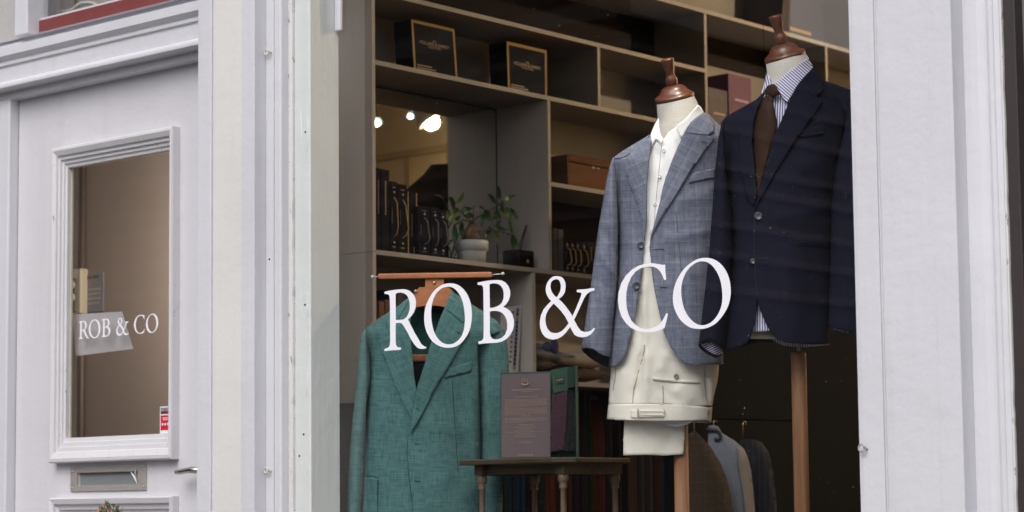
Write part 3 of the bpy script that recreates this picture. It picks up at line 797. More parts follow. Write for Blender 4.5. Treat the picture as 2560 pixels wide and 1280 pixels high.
for i in range(900):
    h = random.uniform(.4, c.z-.12-.05); a = random.uniform(0, 6.28); rr = random.uniform(.4, 1)*.19*(1 if h < 1.0 else max(.15, (c.z-.1-h)/.35))
    leafy(ml, (c.x+rr*math.cos(a), c.y+rr*math.sin(a), .12+h), (math.cos(a), math.sin(a), random.uniform(-.2, 1)), .018, .006)
mb.build('stems', M['bark'], t); ml.build('leaves', hue('box_leaf', (.07, .10, .025), rough=.45, var=.5), t); mr.build('young_leaves', hue('box_leaf_red', (.36, .13, .06), rough=.45, var=.4), t)

# ================================================================== the shop room
YB, ZC_, XR = 4.6, 4.3, .9
o = MB().box((-5.62, YG+.06, .2), (XR, YB, .3)).build('floor', M['floor']); struct(o)
o = MB().box((-5.62, .06, ZC_), (XR, YB, ZC_+.1)).build('ceiling', M['ceil']); struct(o)
o = MB().box((-5.62, .1, .3), (-5.53, YB, ZC_)).build('wall_left', M['dark']); struct(o)
o = MB().box((XR, .1, .3), (XR+.1, YB, ZC_)).build('wall_right', M['dark']); struct(o)
o = MB().box((-5.62, YB, .3), (XR, YB+.1, ZC_)).build('wall_back', M['warm']); struct(o)
o = MB().box((-5.62, .06, ZC_-.5), (XR, .1, ZC_)).build('wall_front', M['dark']); struct(o)

# ------------------------------------------------------------------ wall shelving
XS, XBK, YE = -5.146, -5.402, .5
TB = .016
sh = thing('wall_shelving', 'taupe open shelving unit with mirrored bay along the shop wall', 'shelving', (XBK, YE, .9))
def sz(px, py): return Xp(px, py, XS).z
zA_, zB_, zC2, zD_, zE_, zF_ = sz(1210, 661), sz(1216, 213), sz(1560, 128), sz(1885, 62), sz(1480, 962), sz(1440, 470)
d1, d2, d3, d4, d5 = (YatX(px, XS, py) for px, py in ((1375, 500), (1498, 200), (1765, 150), (2068, 210), (1336, 800)))
YEND = 4.2
zP = Yp(860, 1008, YE).z
zS = Yp(850, 640, YE).z
ZTOP = zD_+.42
MB().box((XBK, YE-.016, zS+.0015), (XS, YE, ZTOP)).box((XBK, YE-.016, zP), (XS, YE, zS-.0015)).box((XBK, YE-.012, zS-.0015), (XS-.002, YE-.002, zS+.0015)).build('end_panel', M['panel'], sh)
def board(z, y0, y1, xb=XBK, name='shelf_board'):
    o = MB().box((xb, y0, z-TB/2), (XS-.0015, y1, z+TB/2)).build(name, M['shelf'], sh)
    MB().box((XS-.0014, y0, z-TB/2), (XS, y1, z+TB/2)).build('lit_edge_strip', M['edge'], o); return o  # paler front strip: light on the board's edge put into its colour
board(zA_, YE+.0005, YEND); board(zB_, YE+.0005, d3-TB/2-.0005); board(zC2, YE+.0005, d3-TB/2-.0005); board(zD_, YE+.0005, YEND); YW = YatX(1700, XS, 980)
board(zE_, YE+.0005, YW-.002); board(zF_, d1+TB/2+.0005, d3-TB/2-.0005)
board(ZTOP, YE+.0005, YEND)
def divider(y, z0, z1):
    o = MB().box((XBK, y-TB/2, z0+TB/2+.0004), (XS-.002, y+TB/2, z1-TB/2-.0004)).build('divider', M['panel'] if y < d1+.01 else M['shelf'], sh)
    MB().box((XS-.0019, y-TB/2, z0+TB/2+.0004), (XS-.0005, y+TB/2, z1-TB/2-.0004)).build('lit_edge_strip', M['edge'], o); return o  # lit tone painted on the divider's front edge
divider(d1, zA_, zB_); divider(d2, zB_, zC2); divider(d3, zA_, zD_); divider(d4, zA_, zD_); divider(d5, zE_, zA_)
MB().box((XBK, YE+.001, zC2+TB/2+.0005), (XBK+.003, d3-TB/2-.001, zD_-TB/2-.0005)).build('dark_back', hue('bay_dark', (.02, .015, .014), rough=.95, spec=.1), sh)  # dark sheet over this bay's back board
MB().box((XBK, d3+TB/2+.001, Xp(1862, 186, XBK).z), (XBK+.003, d4-TB/2-.001, zD_-TB/2-.0005)).build('dark_back', MATS['bay_dark'], sh)  # upper back darkened in colour, standing in for shade under the board
MB().box((XBK, d1+TB/2+.001, zA_+TB/2+.0005), (XBK+.003, d3-TB/2-.001, zF_-TB/2-.0005)).build('dark_back', MATS['bay_dark'], sh)
# back boards, and the mirror at the back of the tall bay
MB().box((XBK-.012, YE, zA_), (XBK-.0005, YEND, ZTOP)).box((XBK-.012, YE, zP), (XBK-.0005, YEND, zA_)).build('back_panel', M['shelf'], sh)
mz1 = Yp(1240, 279, d1-.01)
zm = Xp(1100, 272, XBK).z
MB().box((XBK, YE+.02, zA_+TB/2+.001), (XBK+.004, d1-TB/2-.003, zB_-TB/2-.004)).build('mirror', M['mirror'], sh)
mb = MB().box((XBK+.0005, YE+.016, zB_-TB/2-.009), (XBK+.007, d1-TB/2-.001, zB_-TB/2-.003)).box((XBK+.0005, d1-TB/2-.004, zA_+TB/2+.001), (XBK+.006, d1-TB/2-.0005, zB_-TB/2-.009))
mb.build('mirror_edge', M['gap'], sh)
o = thing('low_cabinet', 'dark cabinet below the taupe end panel of the shelving', 'cabinet', (XBK, YE, .3))
MB().box((XBK, YE+.03, .3), (XS-.03, YEND, .95)).build('carcass', hue('cabinet_brown', (.05, .04, .035), rough=.6), o)
MB().box((XBK, YE+.05, .951), (XBK+.02, YEND, zE_-TB/2-.002)).build('backboard', hue('cab_back', (.028, .02, .017), rough=.7), o)
MB().box((XBK+.021, YE+.03, .951), (XS-.03, YE+.045, zP-.001)).build('side', hue('cab_side', (.09, .08, .08), rough=.7), o)

def ybox(px0, px1, py, X): return YatX(px0, X, py), YatX(px1, X, py)
def zt(px, py, X): return Xp(px, py, X).z
# ------------------------------------------------------------------ two presentation boxes on the top shelf
def pres_box(fl, fr_, tl, tr_, label, lean):
    """fl, fr: lower front corners (pixels) on the shelf; tl, tr: upper ones"""
    X0 = XS-.055
    zb = zB_+TB/2
    y0, y1 = YatX(fl[0], X0, fl[1]), YatX(fr_[0], X0, fr_[1])
    zt_ = zt(tl[0], tl[1], X0-lean)
    th = thing('presentation_box', label, 'box', (X0, (y0+y1)/2, zb), 'presentation boxes on the top shelf')
    D_ = .085; H_ = zt_-zb
    def P(d, y, z): return (X0-d-lean*(z/H_), y, zb+z)
    sk = (YatX(tl[0], X0-lean, tl[1])-y0, YatX(tr_[0], X0-lean, tr_[1])-y1)
    def Q(d, t, z, s=None):
        y = (y0+sk[0]*z/H_)*(1-t)+(y1+sk[1]*z/H_)*t
        return P(d, y, z)
    MB().hexa([Q(0, 0, 0), Q(D_, 0, 0), Q(D_, 1, 0), Q(0, 1, 0)], [Q(0, 0, H_), Q(D_, 0, H_), Q(D_, 1, H_), Q(0, 1, H_)]).build('case', M['black'], th)
    mb = MB(); e = -.0012; f = .045; hh = H_
    for t0_, t1_, za, zc in ((0, 1, H_-.012, H_), (0, f, .001, H_-.012), (1-f, 1, .001, H_-.012)):
        mb.add([Q(e, t0_, za), Q(e, t1_, za), Q(e, t1_, zc), Q(e, t0_, zc)], [(0, 1, 2, 3)])
    mb.build('gold_edging', M['gold'], th)
    mb = MB(); W = y1-y0
    ux = (0, 1, 0); uy = (-lean/H_, 0, 1)
    put_text(mb, 'THE', .011, Q(-.002, .5, H_*.66), ux, uy); put_text(mb, 'HOLLAND & SHERRY', .017, Q(-.002, .5, H_*.60), ux, uy, .95); put_text(mb, 'COLLECTION', .011, Q(-.002, .5, H_*.54), ux, uy)
    for k, (ww, zz) in enumerate(((.3, .16), (.42, .115), (.3, .08))):
        x = 0
        while x < ww: 
            mb.add([Q(-.002, .08+x, H_*(zz-.012)), Q(-.002, .08+x+.035, H_*(zz-.012)), Q(-.002, .08+x+.035, H_*(zz+.012)), Q(-.002, .08+x, H_*(zz+.012))], [(0, 1, 2, 3)]); x += .048
    mb.build('gilt_print', hue('gilt_print', (.26, .15, .06)), th)
pres_box((1035, 176), (1144, 197), (1027, 47), (1135, 73), 'black box with gold edges on the top shelf, the one nearer the end panel', .03)
pres_box((1270, 225), (1367, 243), (1266, 103), (1366, 125), 'black box with gold edges on the top shelf, the one nearer the mannequins', .015)

# ------------------------------------------------------------------ pattern books standing on the mirrored shelf
zb = zA_+TB/2
def book(px0, px1, pyt, X0, depth, label, kind, mat=None, group='pattern books on the mirrored shelf', z0=None, ybase=600):
    z0 = zb if z0 is None else z0
    y0, y1 = ybox(px0, px1, ybase, X0); z1 = zt((px0+px1)/2, pyt, X0)
    t = thing('pattern_book', label, 'book', (X0-depth/2, (y0+y1)/2, z0), group)
    g_ = .0008
    MB().box((X0-depth, y0+g_, z0), (X0, y1-g_, z1)).build('cover', mat or M['black'], t, bevel=.002)
    W, H, yc = y1-y0, z1-z0, (y0+y1)/2
    xf = X0+.0012
    def bar(mb, ya, yb, za, zc): return mb.add([(xf, y0+W*ya, z0+H*za), (xf, y0+W*yb, z0+H*za), (xf, y0+W*yb, z0+H*zc), (xf, y0+W*ya, z0+H*zc)], [(0, 1, 2, 3)])
    if kind == 'text':
        mb = MB(); z = .45
        while z < .86: bar(mb, .42, .58, z, z+.018); z += .026
        mb.build('spine_print', hue('gilt_print', (.26, .15, .06)), t)
    if kind in ('gold', 'grey'):
        rp = M['gold_rope'] if kind == 'gold' else M['grey_rope']
        k = random.uniform(-.3, .5)
        MB().tube([(xf, yc, z0+H*.78), (xf+.012, yc+.003, z0+H*.7), (xf+.014, yc+W*.25*k+.004, z0+H*.5), (xf+.014, yc+W*.45*k+.006, z0+H*.36), (xf+.01, yc+W*.2*k+.004, z0+H*.27), (xf-.002, yc, z0+H*.23)], .0024, 7).build('cord_handle', rp, t, True)
        mb = MB()
        for zz in (.85, .15): mb.lathe([(.0045, 0), (.0045, .002), (.001, .003)], (xf, yc, z0+H*zz), (1, 0, 0), 10)
        mb.build('studs', M['brass'] if kind == 'gold' else M['steel'], t, True)
        mb = MB(); bar(mb, .3, .7, .91, .925); bar(mb, .3, .7, .08, .095); z = .42
        while z < .62: bar(mb, .2, .28, z, z+.014); z += .022
        mb.build('spine_print', hue('gilt_print', (.26, .15, .06)) if kind == 'gold' else hue('dim_print', (.10, .095, .1)), t)
    if kind == 'edge':
        mb = MB(); bar(mb, .0, .1, .0, 1); bar(mb, .88, 1, 0, 1); mb.build('gold_edging', M['gold'], t)
        mb = MB(); z = .3
        while z < .65: bar(mb, .4, .5, z, z+.016); z += .024
        bar(mb, .6, .7, .03, .14); mb.build('spine_print', hue('gilt_print', (.26, .15, .06)), t)
    return t
Xb = XS-.03
book(940, 952, 420, Xb, .21, 'tallest black pattern book, against the end panel of the mirrored bay', 'text')
book(953, 975, 424, Xb, .21, 'tall black pattern book, second from the end panel of the mirrored bay', 'text')
book(976, 994, 454, Xb, .2, 'black pattern book with a straight gold cord on its spine', 'gold')
book(995, 1018, 461, Xb, .2, 'black pattern book with a bowed gold cord beside a gold edged book', 'gold')
book(1019, 1043, 481, Xb, .2, 'slim black pattern book with gold edges in the mirrored bay', 'edge')
book(1045, 1076, 517, Xb+.015, .19, 'low black pattern book with grey cord next to the gold edged book', 'grey')
book(1077, 1098, 520, Xb+.015, .19, 'low black pattern book with grey cord, middle one of three', 'grey')
book(1098, 1116, 525, Xb+.015, .19, 'low black pattern book with grey cord nearest the white plant pot', 'grey')
G2 = 'pattern books in the bay under the walnut box'
book(1383, 1394, 571, Xb, .2, 'plain dark book against the divider under the walnut box', 'none', hue('slate_black', (.022, .024, .034)), G2)
book(1395, 1409, 574, Xb, .2, 'plain dark book beside the gold corded books under the walnut box', 'none', hue('slate_black', (.022, .024, .034)), G2)
for i, (a, b_) in enumerate(((1411, 1423), (1424, 1436), (1437, 1450), (1451, 1467))):
    book(a, b_, 600+i*2, Xb, .2, ['gold corded black book nearest the divider under the walnut box', 'second gold corded black book from the divider under the walnut box', 'third gold corded black book from the divider under the walnut box', 'gold corded black book nearest the blue jacket sleeve'][i], 'gold', None, G2)
book(1469, 1486, 606, Xb, .2, 'dark book half hidden behind the blue jacket sleeve', 'text', None, G2)

# ------------------------------------------------------------------ bonsai fig in a white pot
Xp_ = XS-.10
pl, prr = Xp(1141, 610, Xp_), Xp(1216, 610, Xp_)
pc = (pl+prr)/2; rad = (prr-pl).length/2*.74
Y0 = Xp(1178, 600, Xp_)
zrim = zt(1178, 603, Xp_); 
pt_ = thing('potted_fig', 'small bonsai fig with glossy leaves in a white pot on the shelf', 'plant', (Xp_, pc.y, zb))
h = zrim-zb
MB().lathe([(rad*.82, 0), (rad*.9, h*.55), (rad*.91, h*.58), (rad, h*.6), (rad*1.02, h*.98), (rad*.98, h), (rad*.9, h*.98), (rad*.88, h*.85)], (Xp_, pc.y, zb), n=32).build('pot', M['pot'], pt_, True)
MB().lathe([(rad*.9, h*.86), (rad*.5, h*.9)], (Xp_, pc.y, zb), n=24).build('soil', M['soil'], pt_, True)
PC = lambda x, y, dx=0: Xp(840+x/3.765, 380+y/3.765, Xp_+dx)
mb = MB().tube([PC(1268, 850), PC(1266, 800), PC(1262, 750), PC(1275, 700), PC(1284, 650)], [.030, .034, .024, .014, .010], 10)
mb.tube([PC(1240, 830, .02), PC(1235, 770, .022), PC(1265, 710, .01)], [.01, .008, .006], 7).tube([PC(1310, 830, .02), PC(1305, 760, .024), PC(1280, 710, .01)], [.01, .007, .006], 7)
for br in ([(1285, 655), (1340, 610), (1400, 580), (1470, 540), (1530, 500), (1560, 450)], [(1300, 745), (1380, 745), (1450, 728), (1540, 745), (1620, 770), (1680, 800)], [(1280, 650), (1230, 620), (1180, 560), (1110, 520)], [(1285, 650), (1300, 560), (1295, 510), (1350, 510)], [(1540, 470), (1600, 560), (1640, 660)], [(1290, 660), (1200, 640), (1110, 690)]):
    mb.tube([PC(x, y, .02*math.sin(x*.05)) for x, y in br], .0028, 5)
mb.build('trunk', M['bark'], pt_, True)
LV = [(1125,490,1205,370,26),(1120,500,1070,420,24),(1180,545,1290,530,34),(1100,550,1170,590,38),(1125,640,1175,600,28),(1185,660,1195,820,30),(1118,690,1112,880,32),(1225,592,1305,612,34),(1385,580,1365,710,26),(1405,545,1460,665,36),(1350,510,1400,548,14),(1500,488,1425,392,26),(1542,450,1524,316,26),(1585,447,1692,402,28),(1560,455,1575,580,36),(1522,540,1470,635,34),(1525,560,1532,695,30),(1600,520,1640,655,38),(1640,528,1712,632,26),(1636,640,1665,785,18),(1660,780,1712,965,40),(1485,700,1612,742,30),(1450,705,1425,828,32),(1488,735,1518,865,28),(1060,540,1040,640,30),(1120,600,1060,650,26),(1150,530,1105,600,34),(1085,470,1100,560,24)]
ml, my = MB(), MB()
for x0, y0, x1_, y1_, wd in LV:
    dx = random.uniform(-.02, .05)
    a, b_ = PC(x0, y0, dx), PC(x1_, y1_, dx+random.uniform(-.02, .03)); d = b_-a; s_ = d.cross(rt.cross(up)*1.0+Vector((random.uniform(-.5, .5), random.uniform(-.5, .5), 0))).normalized(); n_ = s_.cross(d).normalized()
    W = wd/3.765/719*.95
    tgt = my if random.random() < .33 else ml
    vs = []; fs = []
    for i in range(7):
        t = i/6; ww = W*math.sin(math.pi*min(1, t*.92+.06))**.8*(1.1-.35*t); p = a+d*t-n_*(.012*math.sin(math.pi*t))
        vs += [p-s_*ww+n_*ww*.35, p, p+s_*ww+n_*ww*.35]
    for i in range(6):
        k = i*3; fs += [(k, k+1, k+4, k+3), (k+1, k+2, k+5, k+4)]
    tgt.add(vs, fs)
ml.build('foliage', M['leaf'], pt_, True); my.build('young_leaves', M['leaf2'], pt_, True)
# reed diffuser
X0 = XS-.08
a, b_ = Xp(1270, 640, X0), Xp(1321, 640, X0); c = (a+b_)/2; rr = (b_-a).length/2*.74; zt_ = zt(1296, 627, X0)
rd = thing('reed_diffuser', 'black square jar with an orange dot and dark reeds on the shelf', 'diffuser', (X0, c.y, zb))
MB().box((X0-rr, c.y-rr, zb), (X0+rr, c.y+rr, zt_)).build('jar', hue('gloss_black', (.008, .007, .007), rough=.15), rd, bevel=.006)
MB().lathe([(.0075, 0), (.0075, .001), (.0, .0015)], (X0+rr, c.y+.004, zt(1300, 651, X0+rr)), (1, 0, 0), 14).build('orange_dot', hue('orange_dot', (.5, .2, .03)), rd)
MB().tube([(X0, c.y, zt_-.02), Xp(1318, 562, X0)], .002, 5).tube([(X0+.004, c.y+.002, zt_-.02), Xp(1314, 564, X0)], .002, 5).tube([(X0-.01, c.y-.004, zt_-.02), Xp(1311, 575, X0-.02)], .002, 5).build('reeds', hue('reed_black', (.02, .018, .016)), rd)
# walnut box on the half shelf
X0 = XS-.025; z0 = zF_+TB/2
y0, y1 = YatX(1422, X0, 420), YatX(1560, X0, 420); ztp = zt(1422, 384, X0)
wb = thing('walnut_box', 'figured walnut box with a small lock on the half shelf', 'box', (X0-.15, (y0+y1)/2, z0))
MB().box((X0-.2, y0, z0), (X0, y1, z0+(ztp-z0)*.74)).build('base', M['burl'], wb, bevel=.003)
MB().box((X0-.2, y0, z0+(ztp-z0)*.75), (X0, y1, ztp)).build('lid', M['burl'], wb, bevel=.006)
MB().box((X0-.2, y0-.004, z0), (X0-.002, y0-.0005, ztp-.003)).build('end_face', M['burl_dark'], wb)
kp = Xp(1482, 421, X0)
MB().lathe([(.008, 0), (.008, .003), (.003, .005)], (X0, kp.y, kp.z), (1, 0, 0), 12).tube([(X0+.002, kp.y, kp.z), (X0+.012, kp.y+.01, kp.z), (X0+.012, kp.y+.024, kp.z)], .003, 6).build('lock', M['steel'], wb, True)
# upper right bays
X0 = XS-.04; z0 = zA_+TB/2
def caddy(px0, px1, pyt, X0, D_, z0, mat, name, label, cat, tabcol=None):
    y0, y1 = ybox(px0, px1, 260, X0); z1 = zt((px0+px1)/2, pyt, X0)
    t = thing(name, label, cat, (X0-D_/2, (y0+y1)/2, z0))
    MB().box((X0-D_, y0, z0), (X0, y1, z1)).build('case', mat, t, bevel=.003)
    if tabcol:
        MB().box((X0+.0005, y0+(y1-y0)*.25, z1-.11), (X0+.002, y0+(y1-y0)*.85, z1-.1)).build('label_strip', tabcol, t)
    return t
zmid = zt(1850, 300, X0)-.10
board(zmid-TB/2-.0005, d3+TB/2+.001, d4-TB/2-.001)
caddy(1822, 1879, 190, X0, .2, zmid, M['purple'], 'file_box', 'plum purple file box on the shelf behind the two mannequins', 'file box', hue('pale_lilac', (.35, .25, .32)))
caddy(1771, 1819, 222, X0, .2, zmid, hue('plum_black', (.03, .012, .02)), 'file_box', 'blackish plum file box beside the purple one', 'file box', hue('tan_label', (.3, .2, .13)))
X1 = XS-.05
z0 = zD_+TB/2
y0, y1 = ybox(1952, 2062, 60, X1)
t = thing('roof_reflection_box', 'dark flared block on the topmost shelf in place of a reflected roof', 'box', (X1-.12, (y0+y1)/2, z0))  # added block imitating a dark roof's reflection in the glass
MB().hexa([(X1, y0, z0), (X1-.2, y0, z0), (X1-.2, y1, z0), (X1, y1, z0)], [(X1+.01, y0+.02, z0+.22), (X1-.2, y0+.02, z0+.22), (X1-.2, y1-.03, z0+.22), (X1+.01, y1-.03, z0+.22)]).build('case', hue('maroon_black', (.022, .01, .012), rough=.6), t, bevel=.004)
MB().box((X1+.002, y0+.06, z0+.03), (X1+.006, y1-.12, z0+.045)).build('label_strip', M['gold'], t)
t = thing('shaded_wardrobe', 'tall cabinet at the far end of the shelving, coloured near black for deep shade', 'cabinet', (XBK, YW, .3))
MB().box((XBK, YW, .951), (XS-.004, YEND, zA_-TB/2-.002)).build('carcass', hue('wardrobe_shade_black', (.005, .0045, .004), rough=.95, spec=.05), t)  # near-black colour stands in for the deep shade of this corner
# contents of the bays below the mirrored shelf
z0 = zE_+TB/2
Gb = 'books behind the green jacket'
for i, (a, b_, tp, c_) in enumerate(((948, 962, 754, (.13, .045, .02)), (963, 976, 750, (.10, .03, .018)), (977, 992, 758, (.14, .05, .025)), (993, 1012, 722, (.012, .012, .016)))):
    book(a, b_, tp, XS-.06, .2, ['red brown book against the end panel behind the green jacket', 'darkest red brown book behind the green jacket shoulder', 'red brown book next to the tall black one behind the green jacket', 'tall black book behind the left shoulder of the green jacket'][i], 'none', hue('brown_book%d' % i, c_), Gb, z0, 850)
# button sample card, standing, with coloured rows
X0 = XS-.05
P_ = lambda x, y, d=0: Xp(1240+x/5.819, 740+y/5.819, X0+d)
ca, cb, cc, cd = P_(80, 172), P_(370, 134), P_(318, 1120), P_(60, 1150)
bz = cc.z
t = thing('button_sample_card', 'white card with rows of coloured button samples beside the green jacket', 'sample card', (X0, cc.y, z0))
cc.z = cd.z = z0+.001
MB().add([ca, cb, cc, cd]+[p-Vector((.004, 0, 0)) for p in (ca, cb, cc, cd)], [(0, 3, 2, 1), (4, 5, 6, 7), (0, 1, 5, 4), (1, 2, 6, 5), (2, 3, 7, 6), (3, 0, 4, 7)]).build('card', hue('sample_white', (.52, .49, .53)), t)
cols = [(.02, .07, .03), (.01, .01, .01), (.35, .33, .02), (.02, .04, .12), (.03, .08, .16), (.01, .02, .04), (.02, .06, .2), (.02, .03, .1), (.05, .05, .05), (.06, .05, .04), (.01, .015, .015), (.03, .03, .02), (.02, .02, .02), (.01, .03, .03), (.4, .34, .02)]
rows = {}
for i, c_ in enumerate(cols):
    y = 205+i*60; x = 318-i*3.6
    q = [P_(x-17, y-26, .002), P_(x+17, y-28, .002), P_(x+15, y+24, .002), P_(x-19, y+26, .002)]
    MB().add(q, [(0, 3, 2, 1)]).build('swatch', hue('sw%d' % i, c_), t)
for i, c_ in enumerate([(.05, .08, .09), (.04, .07, .08), (.05, .1, .1), (.04, .05, .07), (.06, .09, .1), (.3, .1, .06), (.05, .1, .09), (.45, .06, .07), (.03, .05, .06), (.05, .08, .1), (.03, .08, .08)]):
    x, y = 245-i*4, 235+i*72
    MB().lathe([(.0045, 0), (.0045, .002), (.001, .003)], P_(x, y, .0005), (1, 0, 0), 10).build('sample_button', hue('sb%d' % i, c_), t)
a, b_ = ybox(1304, 1332, 850, XS-.06); zz = zt(1318, 765, XS-.06)
t = thing('black_file', 'tall black file beside the button sample card', 'file', (XS-.16, (a+b_)/2, z0))
MB().box((XS-.245, a, z0), (XS-.06, b_, zz)).build('cover', M['black'], t, bevel=.003)
# folded clothes in the next bay
def folded(px0, px1, y0p, y1p, X0, D_, mat, name, label, cat, seed, z_=None):
    rnd = random.Random(seed)
    ya, yb = ybox(px0, px1, 900, X0); za, zc = zt((px0+px1)/2, y1p, X0), zt((px0+px1)/2, y0p, X0)
    t = thing(name, label, cat, (X0-D_/2, (ya+yb)/2, za), 'folded clothes on the lower shelf')
    mb = MB(); n = 16; m_ = 10; mb.uv = []
    ph = [rnd.uniform(0, 6) for _ in range(4)]
    for side in (0, 1):
        for i in range(n+1):
            for j in range(m_+1):
                u, v = i/n, j/m_
                edge = min(1, 4*min(u, 1-u))**.5*min(1, 5*(1-v))**.5
                zz = za+(zc-za)*(.5+(.5 if side else -.5)*edge*(1+.12*math.sin(5*u+ph[0])+.10*math.sin(9*v+ph[1]+3*u)))
                mb.v.append(Vector((X0-D_+D_*v+.008*math.sin(7*u+ph[2]), ya+(yb-ya)*u+.006*math.sin(6*v+ph[3]), zz))); mb.uv.append((u*.3, v*.3))
    k = (n+1)*(m_+1)
    for s_ in (0, 1):
        for i in range(n):
            for j in range(m_):
                q = s_*k+i*(m_+1)+j; f = (q, q+m_+1, q+m_+2, q+1); mb.f.append(f if not s_ else f[::-1])
    for j in range(m_):
        for i in (0, n):
            q = i*(m_+1)+j; mb.f.append((q, q+1, k+q+1, k+q))
    for i in range(n):
        for j in (0, m_):
            q = i*(m_+1)+j; mb.f.append((q, q+m_+1, k+q+m_+1, k+q))
    return mb.build('cloth', mat, t, True)
tan_c = cloth('oat_knit', (.38, .32, .25), (.48, .41, .33), .6, fine=.6); brown_c = cloth('brown_knit', (.10, .068, .045), (.15, .105, .075), .6, fine=.6); grey_c = cloth('grey_flannel', (.17, .165, .18), (.24, .235, .25), .6); greyb = cloth('blue_grey_shirting', (.20, .21, .25), (.26, .27, .31), .6)
folded(1338, 1400, 896, 923, XS-.03, .2, brown_c, 'folded_jumper', 'folded brown jumper at the bottom of the pile beside the divider', 'jumper', 1)
folded(1337, 1440, 873, 900, XS-.02, .2, grey_c, 'folded_trousers', 'folded grey flannel lying on top of the brown jumper', 'trousers', 2)
folded(1338, 1366, 855, 876, XS-.05, .2, greyb, 'folded_shirt', 'folded blue grey shirt on top of the grey flannel', 'shirt', 3)
folded(1402, 1530, 915, 952, XS-.04, .2, brown_c, 'folded_jumper', 'folded dark brown jumper under the oatmeal one', 'jumper', 4)
folded(1395, 1535, 880, 916, XS-.03, .2, tan_c, 'folded_jumper', 'folded oatmeal jumper beside the blue sleeve cuff', 'jumper', 5)
c = Xp(1376, 868, XS-.03)
t = thing('bow_tie', 'navy bow tie standing on the folded grey shirt', 'bow tie', c)
MB().ball(c+Vector((0, -.02, 0)), .022, 8, (.4, 1, .9)).ball(c+Vector((0, .022, .004)), .026, 8, (.4, .9, 1.1)).ball(c, .009, 6).build('bow', hue('bow_navy', (.02, .035, .09), rough=.6), t, True)

# ------------------------------------------------------------------ lengths of cloth hanging below the lowest shelf
rx = XS-.10
t = thing('hanging_rail', 'dark metal rail under the lowest shelf', 'rail', (rx, 2, zE_-.06))
MB().tube([(rx, YE+.08, zE_-.04), (rx, YEND-.1, zE_-.04)], .008, 8).build('bar', hue('rail_black', (.02, .02, .02), rough=.4), t, True)
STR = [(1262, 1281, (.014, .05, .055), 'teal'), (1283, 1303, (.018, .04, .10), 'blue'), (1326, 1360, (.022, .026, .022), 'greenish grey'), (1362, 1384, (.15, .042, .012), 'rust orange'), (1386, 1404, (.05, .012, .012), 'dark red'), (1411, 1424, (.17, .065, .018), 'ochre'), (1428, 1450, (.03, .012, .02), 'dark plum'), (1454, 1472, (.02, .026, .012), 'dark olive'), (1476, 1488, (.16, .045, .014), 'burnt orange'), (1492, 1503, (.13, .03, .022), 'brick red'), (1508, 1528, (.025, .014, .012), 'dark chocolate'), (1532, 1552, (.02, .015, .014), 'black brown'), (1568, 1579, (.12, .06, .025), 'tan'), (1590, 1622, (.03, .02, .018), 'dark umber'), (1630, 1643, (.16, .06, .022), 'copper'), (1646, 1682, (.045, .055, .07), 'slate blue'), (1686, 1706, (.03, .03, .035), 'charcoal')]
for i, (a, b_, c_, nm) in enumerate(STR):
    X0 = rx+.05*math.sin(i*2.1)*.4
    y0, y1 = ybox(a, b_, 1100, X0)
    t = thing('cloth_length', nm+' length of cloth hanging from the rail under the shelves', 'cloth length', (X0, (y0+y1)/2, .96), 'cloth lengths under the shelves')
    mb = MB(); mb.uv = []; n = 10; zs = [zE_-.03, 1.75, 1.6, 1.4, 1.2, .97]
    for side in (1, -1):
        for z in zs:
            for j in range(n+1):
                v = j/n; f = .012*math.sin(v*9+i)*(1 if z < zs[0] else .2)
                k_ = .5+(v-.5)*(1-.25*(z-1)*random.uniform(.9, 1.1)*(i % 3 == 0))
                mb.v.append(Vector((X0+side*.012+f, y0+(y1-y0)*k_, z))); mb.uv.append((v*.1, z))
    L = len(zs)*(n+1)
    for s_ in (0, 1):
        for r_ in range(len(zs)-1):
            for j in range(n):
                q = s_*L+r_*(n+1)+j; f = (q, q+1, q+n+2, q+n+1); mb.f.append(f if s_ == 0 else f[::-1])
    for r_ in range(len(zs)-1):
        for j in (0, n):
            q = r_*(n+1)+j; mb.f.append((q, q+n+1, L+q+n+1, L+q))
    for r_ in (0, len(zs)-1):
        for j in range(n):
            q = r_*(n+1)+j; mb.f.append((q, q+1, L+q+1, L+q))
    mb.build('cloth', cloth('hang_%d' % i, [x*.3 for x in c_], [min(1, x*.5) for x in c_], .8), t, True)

# ------------------------------------------------------------------ lit lamps (seen in the mirror) and added unseen spots
def mirrored(px, py, ylamp):
    P = Xp(px, py, XBK+.004); d = ray(px, py); d = Vector((-d.x, d.y, d.z)); return P+d*((ylamp-P.y)/d.y)
def lamp(loc, aim, watt, label, bulb, size=.05, angle=100, name='seen_or_added_spotlight', tint=(1, .78, .52)):
    loc = Vector(loc); t = thing(name, label, 'spotlight', loc, 'seen and added spotlights in the shop')
    ax = (Vector(aim)-loc).normalized()
    MB().lathe([(size*.5, -size*2.2), (size*.55, -size*2.15), (size*.95, -size*.2), (size*.95, -.0), (size*.85, -.002), (size*.5, -size*1.9)], loc, ax, 20).build('housing', hue('lamp_white', (.55, .53, .5), rough=.4), t, True)
    MB().tube([loc-ax*size*2.2, (loc.x, loc.y, min(ZC_, loc.z+.5))], .006, 6).build('stem', M['ink'], t, True)
    MB().ball(loc+ax*size*.1, size*.55, 8).build('bulb', bulb, t, True)
    if watt:
        l = bpy.data.lights.new('spot', 'SPOT'); l.energy = watt; l.spot_size = R(angle); l.spot_blend = .6; l.color = tint; l.shadow_soft_size = .06
        lo = bpy.data.objects.new('lamp_light', l); COL.objects.link(lo); lo.parent = t; lo.location = ax*(size*.9)
        lo.rotation_euler = (-ax).to_track_quat('Z', 'Y').to_euler()
    return t
lamp(mirrored(1076, 303, 4.0), (-3.2, 4.6, 2.4), 260, 'large lit spotlight shining against the cream wall in the mirror', M['bulb'], .08, 140)
